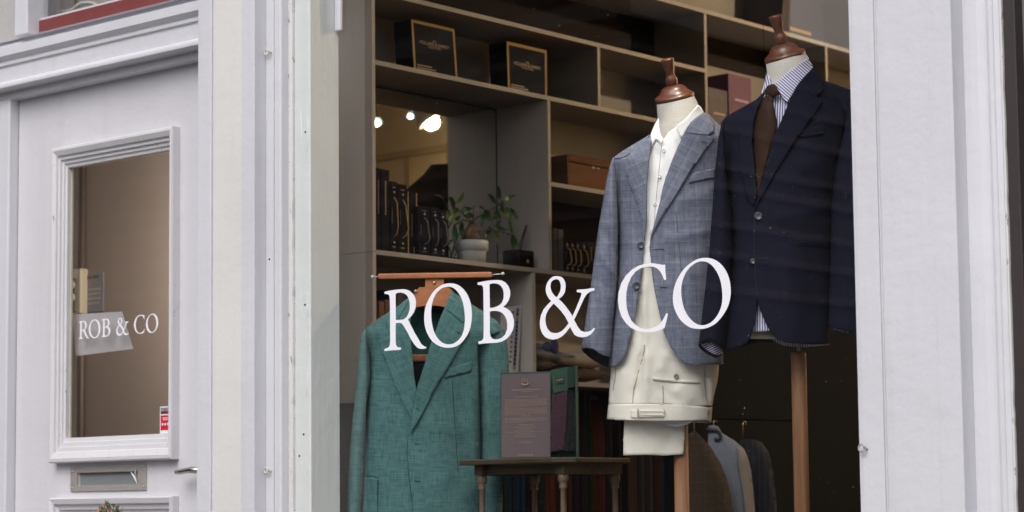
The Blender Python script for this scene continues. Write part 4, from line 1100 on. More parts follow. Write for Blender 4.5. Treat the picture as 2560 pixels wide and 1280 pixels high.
lamp(mirrored(1026, 290, 4.25), (-4.0, 3.0, 2.0), 0, 'small greenish lamp beside the large spotlight in the mirror', M['bulbg'], .022)
lamp(mirrored(941, 306, 4.0), (-3.5, 2.6, 2.0), 0, 'small greenish lamp at the edge of the mirror', M['bulbg'], .032)
lamp((-3.1, 3.7, 4.1), (-5.4, 1.7, 3.1), 130, 'added unseen ceiling spotlight aimed along the shelving', M['bulb'], .05, 84)  # unseen lamp, added to light the shelves
lamp((-2.5, YG+.16, 3.72), (-3.85, .30, 2.2), 210, 'added unseen window spotlight above the navy jacket', M['bulb'], .045, 64, tint=(1, .92, .82))  # unseen lamp, added to brighten the white shirt and cream trousers
lamp((-3.45, YG+.16, 3.72), (-4.3, .34, 1.9), 44, 'added unseen window spotlight between the mannequins and the green jacket', M['bulb'], .045, 40, tint=(1, .88, .74))  # weaker unseen lamp, added to brighten the window display
lamp((-5.74, .34, 2.45), (-6.5, .6, 2.2), 20, 'added unseen lamp brightening the hall behind the door', M['bulb'], .04, 150, tint=(1, .9, .8))  # unseen lamp, added so the hall behind the door glass is brighter
# panel mouldings on the back wall (seen in the mirror)
t = thing('wall_panelling', 'cream panel mouldings on the warm lit back wall', 'panelling', (-3, YB, .3))
mb = MB()
e = mirrored(1025, 400, YB); e2 = mirrored(1030, 384, YB)
for x in (e.x-1.4, e.x, e.x+1.6, e.x+3.2): mb.box((x-.02, YB-.025, .6), (x+.02, YB-.0005, e2.z-.025))
mb.box((-5.4, YB-.025, e2.z-.02), (XR-.1, YB-.0005, e2.z+.02))
mb.build('moulding', hue('warm_moulding', (.52, .40, .25), rough=.7), t)

# ------------------------------------------------------------------ the house across the street (dark clapboard), seen in the panes
hs_ = thing('clapboard_house', 'dark clapboard house across the street reflected in the panes', 'house', (-16, -12, 0))
HX, HY, HZ = -9.6, -7.6, 4.98
clap = plain('dark_clapboard', (.012, .008, .009), .7, var=.3); clap2 = plain('clapboard_edge', (.10, .062, .07), .7)
mb = MB().box((-34, -24, 0), (HX, HY, HZ)); mb.build('wall', clap, hs_)
mb = MB(); z = 3.1
while z < HZ-.1:
    mb.box((HX, -24, z), (HX+.03, HY+.03, z+.06)); mb.box((-34, HY, z), (HX, HY+.03, z+.06)); z += random.uniform(.16, .3)
mb.build('clapboards', clap2, hs_)
MB().box((-34, -24.3, HZ), (HX+.25, HY+.25, HZ+.14)).build('roof', hue('roof_slate', (.04, .038, .042)), hs_)
MB().box((-34, -8.0, HZ+.1401), (HX-1.0, HY-.25, HZ+3)).build('upper_storey', clap, hs_)
MB().box((-34, -9.85, HZ+.1401), (HX-.08, -8.55, HZ+3)).build('rear_wing', clap, hs_)
h2 = thing('pale_house', 'pale rendered house beyond the dark clapboard one, reflected in the panes', 'house', (2, -22, 0))
MB().box((-8.5, -30, 0), (16, -21, 5.2)).build('wall', hue('tan_render', (.35, .3, .26)), h2)
MB().prism_x([(-20.6, 5.2), (-20.6, 5.4), (-25.5, 8.2), (-30.4, 5.4), (-30.4, 5.2)], -8.8, 16.3).build('roof', hue('roof_slate', (.04, .038, .042)), h2)
for x in (-6, -2, 2, 6, 10):
    w2 = MB().box((x, -20.99, 1.2), (x+1.1, -20.9, 3.2)).build('window', hue('dark_glass', (.02, .025, .03), rough=.1), h2)

# ================================================================== the window display
DZ = .86
o = MB().box((-5.1, YG+.03, DZ-.06), (-2.0, 1.15, DZ)).build('display_platform', hue('platform_dark', (.035, .028, .024), rough=.5)); struct(o)

def jacket_body(name, fr, mat, root, sil, dep, back_k, panels, rot=0):
    """back and front pieces of a jacket in one part"""
    mb = MB()
    for p, lift in panels: sheet(mb, fr, p, dep, 9, rot, lift)
    sheet(mb, fr, sil, lambda x, y: -back_k*dep(x, y)-.002, 14, rot, 0, True)
    return mb.build(name, mat, root, True, solid=.0025)
def sleeve(fr, mat, root, front, back, tab, b, off, lining, folds=(), name='sleeve', rot=0, bk=.9):
    f = round_depth(tab, b, off, .5, folds)
    s_ = sheet(MB(), fr, front, f, 8, rot).build(name, mat, root, True, solid=.002)
    sheet(MB(), fr, back, lambda x, y: 2*off-f(x, y)+(1-bk)*b, 9, rot, 0, True).build('sleeve_back', lining, root, True, solid=.002)
    return f
def finial(root, fr, A, top, r_disc, side):
    """turned mahogany neck cap; A = rim centre (pixels), top = handle top centre"""
    a = fr.pt(*A, 0); t = fr.pt(*top, .035)
    ax = (t-a).normalized(); L = (t-a).length; r = r_disc
    dome = MB().lathe([(r*.86, -.004), (r*.98, -.003), (r, .002), (r*1.0, .007), (r*.93, .011), (r*.84, .014), (r*.72, .019), (r*.64, .027), (r*.55, .033), (r*.40, .037), (r*.22, .040), (.005, .041)], a, ax, 40).build('neck_cap', M['mahog'], root, True)
    h = L
    MB().lathe([(.012, .036), (.0165, .042), (.0185, .052), (.0165, .062), (.0135, .067), (.0125, .071), (.013, .078), (.0150, h*.75), (.0180, h-.012), (.0192, h-.003), (.0180, h), (.012, h+.001), (.001, h+.0005)], a, ax, 28).build('handle', M['mahog'], root, True)
    return a, ax

# ------------------------------------------------------------------ mannequin with the blue checked jacket
FB = Frame(1660, .34)
ppm = 880.0
mq = thing('mannequin', 'linen mannequin with turned mahogany cap on a wooden pole under the blue checked jacket', 'mannequin', (FB.A.x, FB.A.y, DZ), 'tailor mannequins')
sc1 = F/((FB.A-CAM).dot(fw))
finial(mq, FB, (1687, 246), (1668, 147), 50.5/sc1, FB)
neck_t = [(228, 1641, 1735), (262, 1641, 1744), (300, 1644, 1752), (345, 1640, 1765), (420, 1600, 1800)]
nd = round_depth(neck_t, .058, -.003, .5, (), 0)
mb = sheet(MB(), FB, [(1641, 255), (1660, 251), (1690, 247), (1715, 242), (1734, 238), (1744, 257), (1752, 290), (1770, 330), (1770, 380), (1620, 380), (1636, 330), (1644, 292)], nd, 8)
sheet(mb, FB, [(1641, 255), (1690, 244), (1734, 238), (1744, 257), (1752, 290), (1770, 330), (1770, 380), (1620, 380), (1636, 330), (1644, 292)], lambda x, y: -nd(x, y)*.9, 10, 0, 0, True)
mb.build('neck', M['linen'], mq, True)
a, b_ = FB.pt(1686, 1200), FB.pt(1723, 1200)
pc_ = FB.pt(1704, 1200, -.0); rp = (b_-a).length/2
MB().lathe([(rp, DZ-pc_.z), (rp, FB.pt(1704, 1045).z-pc_.z)], pc_, n=24).build('pole', M['pole'], mq, True)
MB().lathe([(.15, 0), (.15, .015), (.05, .03), (rp*1.2, .05)], (pc_.x, pc_.y, DZ), n=32).build('base', M['mahog'], mq, True)

SILB = [(1625, 343), (1625, 336), (1595, 354), (1552, 380), (1533, 394), (1533, 410), (1540, 462), (1543, 514), (1546, 575), (1548, 620), (1545, 680), (1539, 745), (1532, 812), (1526, 870), (1521, 918), (1541, 912), (1600, 905), (1725, 912), (1808, 910), (1812, 800), (1812, 640), (1815, 500), (1822, 400), (1826, 335), (1796, 310), (1786, 300), (1769, 283), (1758, 281), (1700, 330)]
TB_ = [(281, 1640, 1770), (340, 1585, 1826), (400, 1528, 1832), (520, 1540, 1826), (620, 1546, 1818), (740, 1537, 1816), (918, 1518, 1814)]
FOLB = [(1575, 640, 1540, 880, 16, .008), (1720, 640, 1745, 900, 22, .008), (1780, 560, 1786, 890, 16, -.006), (1562, 470, 1590, 600, 14, -.006), (1660, 600, 1790, 575, 12, .005), (1660, 640, 1800, 660, 13, -.004), (1690, 500, 1790, 480, 18, .005)]
DB = round_depth(TB_, .125, .0, .5, FOLB)
jk = thing('checked_blazer', 'blue glen checked blazer worn open over a white shirt', 'jacket', (FB.A.x, FB.A.y, 1.9), 'jackets in the window')
LP = [(1625, 343), (1625, 336), (1595, 354), (1552, 380), (1533, 394), (1533, 410), (1540, 462), (1543, 514), (1546, 575), (1548, 620), (1545, 680), (1539, 745), (1532, 812), (1526, 870), (1521, 918), (1541, 912), (1554, 902), (1562, 887), (1568, 866), (1577, 833), (1586, 792), (1594, 738), (1600, 702), (1605, 658), (1609, 619), (1611, 596), (1616, 560), (1617, 462), (1622, 410), (1626, 374)]
RP = [(1758, 281), (1769, 283), (1786, 300), (1796, 310), (1826, 335), (1824, 400), (1815, 500), (1812, 640), (1812, 800), (1808, 910), (1796, 912), (1755, 912), (1725, 912), (1707, 904), (1692, 889), (1678, 869), (1661, 833), (1654, 806), (1645, 768), (1636, 726), (1630, 685), (1627, 649), (1623, 619), (1626, 600), (1637, 555), (1642, 532), (1650, 503), (1657, 467), (1668, 434), (1680, 400), (1693, 369), (1706, 343), (1714, 325), (1727, 305), (1742, 292)]
jacket_body('body', FB, M['blue'], jk, SILB, DB, .8, [(LP, 0), (RP, .004)])
# lapels and collar
LAPB = [(1758, 281), (1769, 283), (1781, 300), (1786, 312), (1786, 329), (1767, 337), (1788, 347), (1774, 362), (1758, 382), (1727, 426), (1701, 470), (1678, 506), (1660, 532), (1645, 559), (1630, 587), (1625, 602), (1627, 587), (1637, 555), (1642, 532), (1650, 503), (1657, 467), (1668, 434), (1680, 400), (1693, 369), (1706, 343), (1714, 325), (1727, 305), (1742, 292)]
def lap_lift(edge_pts, amt):
    def f(x, y):
        d = min(math.hypot(x-a, y-b) for a, b in edge_pts); return amt*min(1, d/14)
    return f
sheet(MB(), FB, LAPB, lambda x, y: DB(x, y)+.012, 7, .5).build('lapel', M['blue'], jk, True, solid=.003)
LAPL = [(1626, 343), (1600, 352), (1577, 376), (1563, 420), (1567, 444), (1585, 490), (1600, 534), (1611, 594), (1615, 560), (1616, 462), (1621, 410), (1625, 374)]
sheet(MB(), FB, LAPL, lambda x, y: DB(x, y)+.007, 7, -.4).build('lapel', M['blue'], jk, True, solid=.003)
mb = seam(FB, [(1713, 331), (1740, 334), (1767, 337)], DB, .0008, .0135)
mb.build('collar_seam', M['thread'], jk)
sheet(MB(), FB, [(1722, 457), (1786, 444), (1787, 420), (1733, 432)], lambda x, y: DB(x, y)+.004+.004, 6, .2).build('breast_pocket', M['blue'], jk, True, solid=.003)
mb = MB()
for pts in ([(1634, 624), (1646, 623), (1660, 623)], [(1649, 719), (1668, 718)], [(1753, 353), (1767, 357)]): seam(FB, pts, DB, .0011, .005 if pts[0][0] < 1700 else .0145, mb)
mb.build('buttonholes', M['thread'], jk)
button(jk, FB, 1602, 613, DB, 9/sc1, M['horn']); button(jk, FB, 1591, 714, DB, 10/sc1, M['horn'])
mb = seam(FB, [(1534, 396), (1538, 440), (1542, 500), (1544, 540)], DB, .0012, .002); seam(FB, [(1625, 338), (1590, 372), (1560, 392), (1534, 396)], DB, .0009, .002, mb)
seam(FB, [(1690, 530), (1700, 640), (1712, 760)], DB, .0007, .0045, mb).build('seams', M['thread'], jk)
SLF = [(1534, 393), (1531, 396), (1524, 416), (1516, 452), (1510, 488), (1501, 539), (1493, 587), (1485, 650), (1477, 712), (1465, 790), (1458, 840), (1454, 872), (1466, 869), (1484, 873), (1499, 884), (1512, 889), (1527, 893), (1532, 812), (1539, 745), (1543, 682), (1546, 619), (1545, 560), (1543, 514), (1541, 462), (1536, 410)]
SLK = [(1534, 393), (1524, 416), (1510, 488), (1501, 539), (1493, 587), (1477, 712), (1465, 790), (1454, 872), (1458, 880), (1470, 891), (1484, 901), (1504, 912), (1521, 918), (1527, 893), (1532, 812), (1543, 682), (1545, 560), (1541, 462)]
TSL = [(393, 1528, 1540), (420, 1518, 1542), (540, 1500, 1547), (700, 1477, 1545), (870, 1453, 1530), (918, 1453, 1528)]
FS = [(1500, 560, 1540, 640, 9, -.006), (1490, 620, 1535, 690, 9, .006), (1485, 690, 1530, 730, 8, -.004), (1480, 760, 1470, 870, 12, .005)]
sleeve(FB, M['blue'], jk, SLF, SLK, TSL, .055, .035, M['lining'], FS)
SRF = [(1826, 335), (1842, 350), (1858, 420), (1872, 600), (1880, 760), (1882, 835), (1862, 850), (1815, 856), (1812, 800), (1815, 500)]
sleeve(FB, M['blue'], jk, SRF, SRF, [(335, 1815, 1830), (420, 1813, 1858), (920, 1812, 1892)], .05, -.06, M['lining'])
# shirt
shb = thing('white_shirt', 'white textured shirt with an open collar under the blue blazer', 'shirt', (FB.A.x, FB.A.y, 1.95))
DSH = round_depth([(281, 1640, 1765), (340, 1598, 1790), (420, 1560, 1805), (660, 1550, 1790)], .112, -.004, .5, [(1650, 380, 1632, 640, 6, .004), (1670, 400, 1655, 520, 10, -.003)])
sheet(MB(), FB, [(1618, 350), (1636, 347), (1657, 352), (1672, 330), (1690, 318), (1720, 315), (1724, 340), (1700, 400), (1668, 500), (1645, 600), (1634, 665), (1600, 665), (1606, 560), (1608, 440)], DSH, 8).build('front', M['white_shirt'], shb, True, solid=.0012)
cl = lambda x, y: max(DSH(x, y), nd(x, y))+.010
sheet(MB(), FB, [(1745, 262), (1752, 267), (1760, 281), (1744, 296), (1728, 309), (1715, 327), (1706, 345), (1702, 344), (1689, 315), (1700, 307), (1711, 300), (1730, 280)], cl, 6, .5).build('collar', M['white_oxford'], shb, True, solid=.002)
sheet(MB(), FB, [(1646, 296), (1637, 310), (1628, 331), (1625, 344), (1629, 367), (1633, 357), (1639, 347), (1648, 354), (1653, 360), (1658, 348), (1651, 336), (1647, 318)], cl, 5, -.4).build('collar', M['white_oxford'], shb, True, solid=.002)
seam(FB, [(1654, 362), (1648, 420), (1640, 500), (1632, 600)], DSH, .0009, .001).build('placket_seam', hue('shirt_shadow_thread', (.45, .45, .47)), shb)
for x, y in ((1660, 376), (1649, 441), (1637.5, 510), (1628, 578)): button(shb, FB, x, y, DSH, 4.4/sc1, hue('shirt_button', (.78, .775, .76), rough=.5), .0015)
# trousers hung upside down beneath
tr_ = thing('cream_trousers', 'cream cotton trousers hung waistband down below the blue blazer', 'trousers', (FB.A.x, FB.A.y, 1.6))
TT = [(646, 1560, 1730), (800, 1540, 1790), (915, 1527, 1799), (1012, 1519, 1786), (1057, 1516, 1780)]
FT = [(1613, 660, 1613, 1000, 5, .010), (1608, 870, 1585, 1000, 5, -.014), (1622, 870, 1618, 1000, 9, .007), (1535, 925, 1530, 1000, 5, -.008), (1665, 880, 1650, 930, 14, .006), (1690, 965, 1730, 1010, 16, .007), (1640, 965, 1700, 1005, 12, -.005), (1762, 920, 1770, 1005, 8, -.009), (1778, 930, 1782, 1010, 7, .006), (1560, 920, 1545, 1000, 10, .006), (1640, 720, 1660, 860, 10, .006), (1595, 760, 1600, 860, 9, -.005)]
DT = round_depth(TT, .105, -.008, .5, FT, .0012)
OUT_T = [(1600, 646), (1640, 646), (1700, 700), (1750, 800), (1797, 905), (1797, 925), (1794, 953), (1785, 988), (1781, 1014), (1740, 1016), (1680, 1012), (1640, 1011), (1580, 1011), (1521, 1012), (1523, 977), (1528, 917), (1545, 850), (1580, 720)]
mb = sheet(MB(), FB, OUT_T, DT, 8)
sheet(mb, FB, OUT_T, lambda x, y: -.6*DT(x, y), 14, 0, 0, True)
mb.build('seat', M['cream'], tr_, True, solid=.002)
WBD = [(1521, 1011), (1580, 1010), (1640, 1010), (1680, 1011), (1740, 1015), (1773, 1019), (1771, 1050), (1700, 1052), (1640, 1052), (1566, 1050), (1517, 1048), (1519, 1028)]
sheet(MB(), FB, WBD, lambda x, y: DT(x, y)+.004, 8, .05).build('waistband', M['cream'], tr_, True, solid=.003)
sheet(MB(), FB, [(1773, 1019), (1781, 1017), (1778, 1057), (1771, 1050)], lambda x, y: DT(x, y)+.0, 6).build('waistband_end', M['cream'], tr_, True, solid=.003)
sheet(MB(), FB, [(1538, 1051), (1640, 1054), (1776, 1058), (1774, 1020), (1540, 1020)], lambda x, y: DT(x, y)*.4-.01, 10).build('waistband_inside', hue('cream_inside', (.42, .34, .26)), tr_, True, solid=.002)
DL = round_depth([(1040, 1558, 1722), (1140, 1556, 1722)], .06, .05, .5, [(1600, 1060, 1640, 1138, 10, .012), (1680, 1070, 1660, 1138, 12, -.012)])
sheet(MB(), FB, [(1561, 1040), (1712, 1040), (1711, 1100), (1709, 1136), (1660, 1138.5), (1610, 1137), (1558, 1138.5), (1559, 1090)], lambda x, y: DL(x, y)*.35+.0, 9).build('leg', M['cream'], tr_, True, solid=.004)
sheet(MB(), FB, [(1704, 1040), (1718, 1040), (1716, 1137), (1702, 1137)], lambda x, y: .0, 9).build('leg', M['cream'], tr_, True, solid=.004)
mb = MB()
sheet(mb, FB, [(1631, 943), (1690, 948), (1750, 953), (1750, 958), (1690, 955), (1632, 949)], lambda x, y: DT(x, y)+.0025, 5)
mb.build('back_pocket', M['cream'], tr_, True, solid=.003)
mb = MB()
for pts in ([(1632, 949.5), (1690, 955.5), (1750, 958.5)], [(1612, 862), (1609, 885), (1597, 926), (1584, 977), (1582, 1008)], [(1539, 919), (1538, 945), (1532, 977)], [(1521, 1012), (1580, 1011), (1640, 1011), (1680, 1012), (1773, 1018)], [(1657, 965), (1658, 1008)], [(1763, 915), (1762, 960), (1768, 1012)], [(1774, 1024), (1769, 1050)]): seam(FB, pts, DT, .0011, .0025, mb)
mb.build('seams', M['cthread'], tr_)
sheet(MB(), FB, [(1577, 1024), (1660, 1025), (1660, 1042), (1577, 1044)], lambda x, y: DT(x, y)+.009, 6).build('side_tab', M['cream'], tr_, True, solid=.003)
mb = seam(FB, [(1660, 1024), (1661, 1042), (1600, 1043)], DT, .0009, .0125); seam(FB, [(1600, 1029), (1656, 1029)], DT, .0007, .0125, mb); seam(FB, [(1600, 1038), (1656, 1038)], DT, .0007, .0125, mb)
mb.build('tab_stitching', M['cthread'], tr_)
seam(FB, [(1595, 1022), (1595, 1046)], DT, .0022, .014).build('buckle', M['steel'], tr_)
button(tr_, FB, 1691, 941, DT, 6.2/sc1, M['brownb'], .004)
# white disc below the waistband
t = thing('white_card_disc', 'round white card edge showing under the trouser waistband', 'card', FB.pt(1690, 1060))
sheet(MB(), FB, [(1640, 1040), (1736, 1040), (1730, 1055), (1716, 1062), (1690, 1067), (1668, 1063), (1645, 1053)], lambda x, y: .068, 8).build('disc', hue('disc_white', (.66, .66, .72)), t, True, solid=.004)

# ------------------------------------------------------------------ mannequin with the navy jacket
FN = Frame(1950, .36)
sc2 = F/((FN.A-CAM).dot(fw))
mq2 = thing('mannequin', 'linen mannequin with turned mahogany cap on a wooden pole under the navy jacket', 'mannequin', (FN.A.x, FN.A.y, DZ), 'tailor mannequins')
finial(mq2, FN, (1963, 143), (1937.5, 39), 53/sc2, FN)
nd2 = round_depth([(125, 1914, 2014), (160, 1914, 2022), (200, 1914, 2034), (260, 1890, 2060)], .06, -.003, .5)
NK2 = [(1914, 155), (1935, 152), (1965, 146), (1995, 138), (2013, 131), (2021, 144), (2032, 175), (2040, 240), (1900, 250), (1912, 200), (1918, 181)]
mb = sheet(MB(), FN, NK2, nd2, 8); sheet(mb, FN, NK2, lambda x, y: -.9*nd2(x, y), 10, 0, 0, True)
mb.build('neck', M['linen'], mq2, True)
TN = [(165, 1900, 2050), (230, 1870, 2090), (300, 1806, 2125), (480, 1818, 2085), (620, 1830, 2078), (740, 1823, 2078), (870, 1808, 2082)]
FOLN = [(1860, 600, 1840, 850, 16, .008), (1960, 620, 1990, 850, 24, .008), (2030, 560, 2040, 850, 20, -.006), (1850, 430, 1870, 560, 14, -.005), (1930, 545, 2070, 520, 14, .005), (1900, 570, 2060, 590, 16, -.004), (1990, 420, 2070, 400, 20, .006)]
DN = round_depth(TN, .13, .0, .5, FOLN)
DM = round_depth(TN, .10, -.02, .5)
sheet(MB(), FN, [(1850, 815), (1960, 815), (2040, 840), (2040, 858), (1960, 857), (1944, 848), (1905, 847), (1873, 847), (1850, 846)], DM, 8).build('hip_edge', hue('stained_linen', (.36, .30, .22), var=.4, sc=60), mq2, True, solid=.004)
a, b_ = FN.pt(1981, 1080), FN.pt(2020, 1080); rp = (b_-a).length/2; pc_ = FN.pt(2000.5, 1080)
pz = FN.pt(1996, 879).z
MB().lathe([(rp, DZ-pc_.z), (rp, pz-.006-pc_.z), (rp*.9, pz-pc_.z), (.001, pz-pc_.z)], pc_, n=28).build('pole', M['pole'], mq2, True)
MB().tube([(pc_.x, pc_.y, pz-.002), (pc_.x, pc_.y, pz+.06)], .0045, 8).build('spigot', hue('pale_metal', (.5, .47, .42), rough=.4, metal=.5), mq2)
MB().lathe([(.15, 0), (.15, .015), (.05, .03), (rp*1.2, .05)], (pc_.x, pc_.y, DZ), n=32).build('base', M['mahog'], mq2, True)

nj = thing('navy_jacket', 'buttoned navy wool jacket over a striped shirt and brown tie', 'jacket', (FN.A.x, FN.A.y, 1.9), 'jackets in the window')
LN = [(1912, 224), (1909, 230), (1890, 249), (1850, 272), (1816, 290), (1807, 302), (1808, 331), (1814, 401), (1821, 480), (1829, 529), (1832, 595), (1829, 673), (1821, 752), (1813, 830), (1809, 874), (1834, 872), (1849, 867), (1863, 860), (1873, 847), (1879, 831), (1884, 814), (1888, 797), (1892, 752), (1900, 700), (1900, 560), (1893, 480), (1887, 438), (1884, 390), (1880, 359), (1884, 303), (1895, 266), (1906, 246)]
RN = [(2034, 168), (2046, 175), (2058, 199), (2061, 201), (2089, 213), (2123, 224), (2128, 260), (2110, 330), (2086, 420), (2078, 500), (2078, 615), (2076, 712), (2070, 800), (2066, 860), (2037, 861), (2013, 860), (1982, 858), (1959, 855), (1942, 847), (1927, 832), (1917, 813), (1909, 796), (1902, 780), (1899, 771), (1893, 744), (1891, 712), (1887, 634), (1885, 564), (1885, 529), (1888, 515), (1897, 486), (1901, 466), (1909, 438), (1918, 407), (1926, 373), (1937, 337), (1949, 311), (1963, 277), (1977, 244), (1994, 213), (2013, 190)]
SILN = LN[:17]+[(1900, 855), (1960, 857), (2037, 861), (2066, 860), (2070, 800), (2078, 615), (2086, 420), (2128, 260), (2123, 224), (2061, 201), (2046, 175), (2034, 168), (1975, 210)]
jacket_body('body', FN, M['navy'], nj, SILN, DN, .8, [(LN, 0), (RN, .006)])
LAPN = [(2034, 168), (2046, 175), (2058, 199), (2060, 226), (2042, 241), (2057, 252), (2042, 277), (2019, 308), (1994, 342), (1971, 379), (1949, 412), (1929, 446), (1912, 477), (1895, 505), (1886, 527), (1888, 515), (1897, 486), (1901, 466), (1909, 438), (1918, 407), (1926, 373), (1937, 337), (1949, 311), (1963, 277), (1977, 244), (1994, 213), (2013, 190)]
sheet(MB(), FN, LAPN, lambda x, y: DN(x, y)+.014, 7, .5).build('lapel', M['navy'], nj, True, solid=.003)
LAPNL = [(1909, 232), (1893, 250), (1862, 276), (1844, 311), (1846, 401), (1853, 443), (1862, 477), (1868, 501), (1884, 516), (1892, 482), (1887, 438), (1883, 390), (1879, 359), (1883, 303), (1894, 266), (1905, 246)]
sheet(MB(), FN, LAPNL, lambda x, y: DN(x, y)+.006, 7, -.4).build('lapel', M['navy'], nj, True, solid=.003)
sheet(MB(), FN, [(1994, 345), (2061, 337), (2063, 312), (2005, 323)], lambda x, y: DN(x, y)+.009, 7, .15).build('breast_pocket', M['navy'], nj, True, solid=.003)
mb = MB()
for pts, l in (([(2041, 241), (2025, 226), (2012, 212)], .0145), ([(2025, 259), (2035, 263)], .0148), ([(1912, 432), (1922, 438)], .0148), ([(1903, 541), (1914, 540)], .007), ([(1901, 647), (1922, 647)], .007), ([(1980, 604), (1981, 606), (2030, 609), (2072, 613)], .0068), ([(1981, 611), (2030, 614), (2072, 618)], .0068), ([(1815, 520), (1838, 512)], .002), ([(2000, 340), (2060, 330)], .0085)): seam(FN, pts, DN, .0014, l, mb)
seam(FN, [(1807, 304), (1813, 380), (1820, 470), (1827, 525)], DN, .0013, .001, mb)
seam(FN, [(1886, 530), (1887, 634), (1891, 712), (1893, 744)], DN, .0016, .005, mb)
mb.build('seams', M['nthread'], nj)
button(nj, FN, 1896, 540, DN, 10/sc2, hue('smoke_button', (.075, .08, .09), rough=.25, var=.3), .009); button(nj, FN, 1882, 653, DN, 7/sc2, hue('smoke_button', (.075, .08, .09)), .006)
SNF = [(1810, 297), (1804, 305), (1799, 330), (1794, 359), (1786, 443), (1782, 517), (1774, 619), (1762, 732), (1754, 810), (1746, 862), (1753, 857), (1768, 848), (1787, 852), (1800, 862), (1810, 875), (1813, 830), (1821, 752), (1829, 673), (1833, 595), (1830, 529), (1822, 480), (1815, 401), (1810, 331)]
SNK = [(1810, 297), (1799, 330), (1786, 443), (1774, 619), (1762, 732), (1746, 862), (1748, 869), (1756, 877), (1772, 888), (1790, 896), (1802, 890), (1810, 880), (1821, 752), (1833, 595), (1822, 480)]
TSN = [(297, 1800, 1815), (340, 1796, 1815), (480, 1782, 1826), (620, 1772, 1834), (740, 1760, 1824), (860, 1745, 1812), (900, 1745, 1812)]
fsn = sleeve(FN, M['navy'], nj, SNF, SNK, TSN, .058, .045, M['lining'], [(1790, 560, 1825, 640, 9, -.006), (1785, 620, 1820, 690, 9, .006)])
SNR = [(2123, 222), (2150, 240), (2172, 290), (2190, 450), (2195, 600), (2185, 740), (2170, 835), (2126, 831), (2099, 823), (2074, 817), (2062, 816), (2073, 712), (2075, 615), (2078, 500), (2086, 420), (2110, 330)]
sleeve(FN, M['navy'], nj, SNR, SNR, [(222, 2105, 2140), (330, 2095, 2180), (480, 2074, 2192), (720, 2068, 2190), (840, 2058, 2175)], .055, .02, M['lining'])
# the striped shirt
s2 = thing('striped_shirt', 'blue and white striped shirt with a spread collar under the navy jacket', 'shirt', (FN.A.x, FN.A.y, 1.95))
DS2 = round_depth([(165, 1905, 2045), (230, 1880, 2075), (320, 1850, 2080), (860, 1850, 2050)], .118, -.004, .5)
sheet(MB(), FN, [(1905, 225), (1935, 215), (2000, 200), (2005, 215), (1975, 260), (1950, 330), (1925, 400), (1900, 480), (1880, 480), (1875, 340)], DS2, 8, .06).build('front', M['stripe_shirt'], s2, True, solid=.0012)
sheet(MB(), FN, [(1878, 735), (1912, 735), (1925, 826), (1905, 829), (1878, 829)], DS2, 7, .02).build('front_tail', M['stripe_shirt'], s2, True, solid=.0012)
c2 = lambda x, y: max(DS2(x, y), nd2(x, y))+.013
sheet(MB(), FN, [(2020, 144), (2032, 165), (2034, 172), (2016, 188), (1994, 213), (1982, 234), (1967, 258), (1950, 234), (1936, 210), (1954, 194), (1971, 179), (1996, 162)], c2, 6, .75-1.57).build('collar', M['stripe_shirt'], s2, True, solid=.002)
sheet(MB(), FN, [(1916, 181), (1924, 196), (1933, 210), (1922, 216), (1915, 224), (1908, 243), (1911, 220), (1912, 204)], c2, 5, -.2).build('collar', M['stripe_shirt'], s2, True, solid=.002)
sheet(MB(), FN, [(1926, 846), (1945, 850), (1982, 854), (2040, 856), (2075, 860), (2075, 862), (2010, 868), (1985, 866), (1962, 864), (1943, 857)], lambda x, y: -.6*DN(x, y), 7).build('back_tail', M['stripe_shirt'], s2, True, solid=.0012)
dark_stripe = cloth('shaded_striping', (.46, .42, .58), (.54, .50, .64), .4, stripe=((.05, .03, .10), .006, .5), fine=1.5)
cf = [(1752, 860), (1766, 856), (1782, 857), (1798, 865), (1808, 876), (1807, 885), (1798, 888), (1784, 885), (1768, 876), (1758, 868)]
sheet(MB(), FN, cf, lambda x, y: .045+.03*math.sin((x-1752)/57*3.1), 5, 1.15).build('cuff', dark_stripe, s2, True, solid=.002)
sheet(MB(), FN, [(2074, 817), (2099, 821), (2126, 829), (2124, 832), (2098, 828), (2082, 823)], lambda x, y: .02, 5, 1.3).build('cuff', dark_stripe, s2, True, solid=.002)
# tie
ti = thing('brown_tie', 'brown silk tie knotted at the striped collar', 'tie', FN.pt(1910, 400))
KN = [(1915, 219), (1921, 213), (1930, 210), (1936, 210), (1943, 221), (1949, 235), (1940, 240), (1929, 242), (1920, 238), (1912, 238)]
TD = lambda x, y: DS2(x, y)+.016
sheet(MB(), FN, KN, lambda x, y: c2(x, y)+.006+.008*max(0, 1-((x-1930)/22)**2-((y-226)/18)**2), 4, .6).build('knot', M['tie'], ti, True, solid=.003)
tt = [(236, 1910, 1932), (280, 1888, 1938), (320, 1882, 1944), (400, 1882, 1922), (490, 1888, 1898)]
TF = round_depth(tt, .012, 0, .6, [(1921, 240, 1919, 262, 4, -.006)])
sheet(MB(), FN, [(1915, 238), (1929, 242), (1933, 258), (1937, 277), (1942, 300), (1943, 315), (1940, 337), (1932, 360), (1923, 384), (1909, 435), (1900, 470), (1897, 495), (1893, 480), (1889, 430), (1885, 401), (1880, 353), (1881, 325), (1884, 303), (1895, 266), (1906, 247)], lambda x, y: TD(x, y)+TF(x, y), 7, .3).build('blade', M['tie'], ti, True, solid=.003)

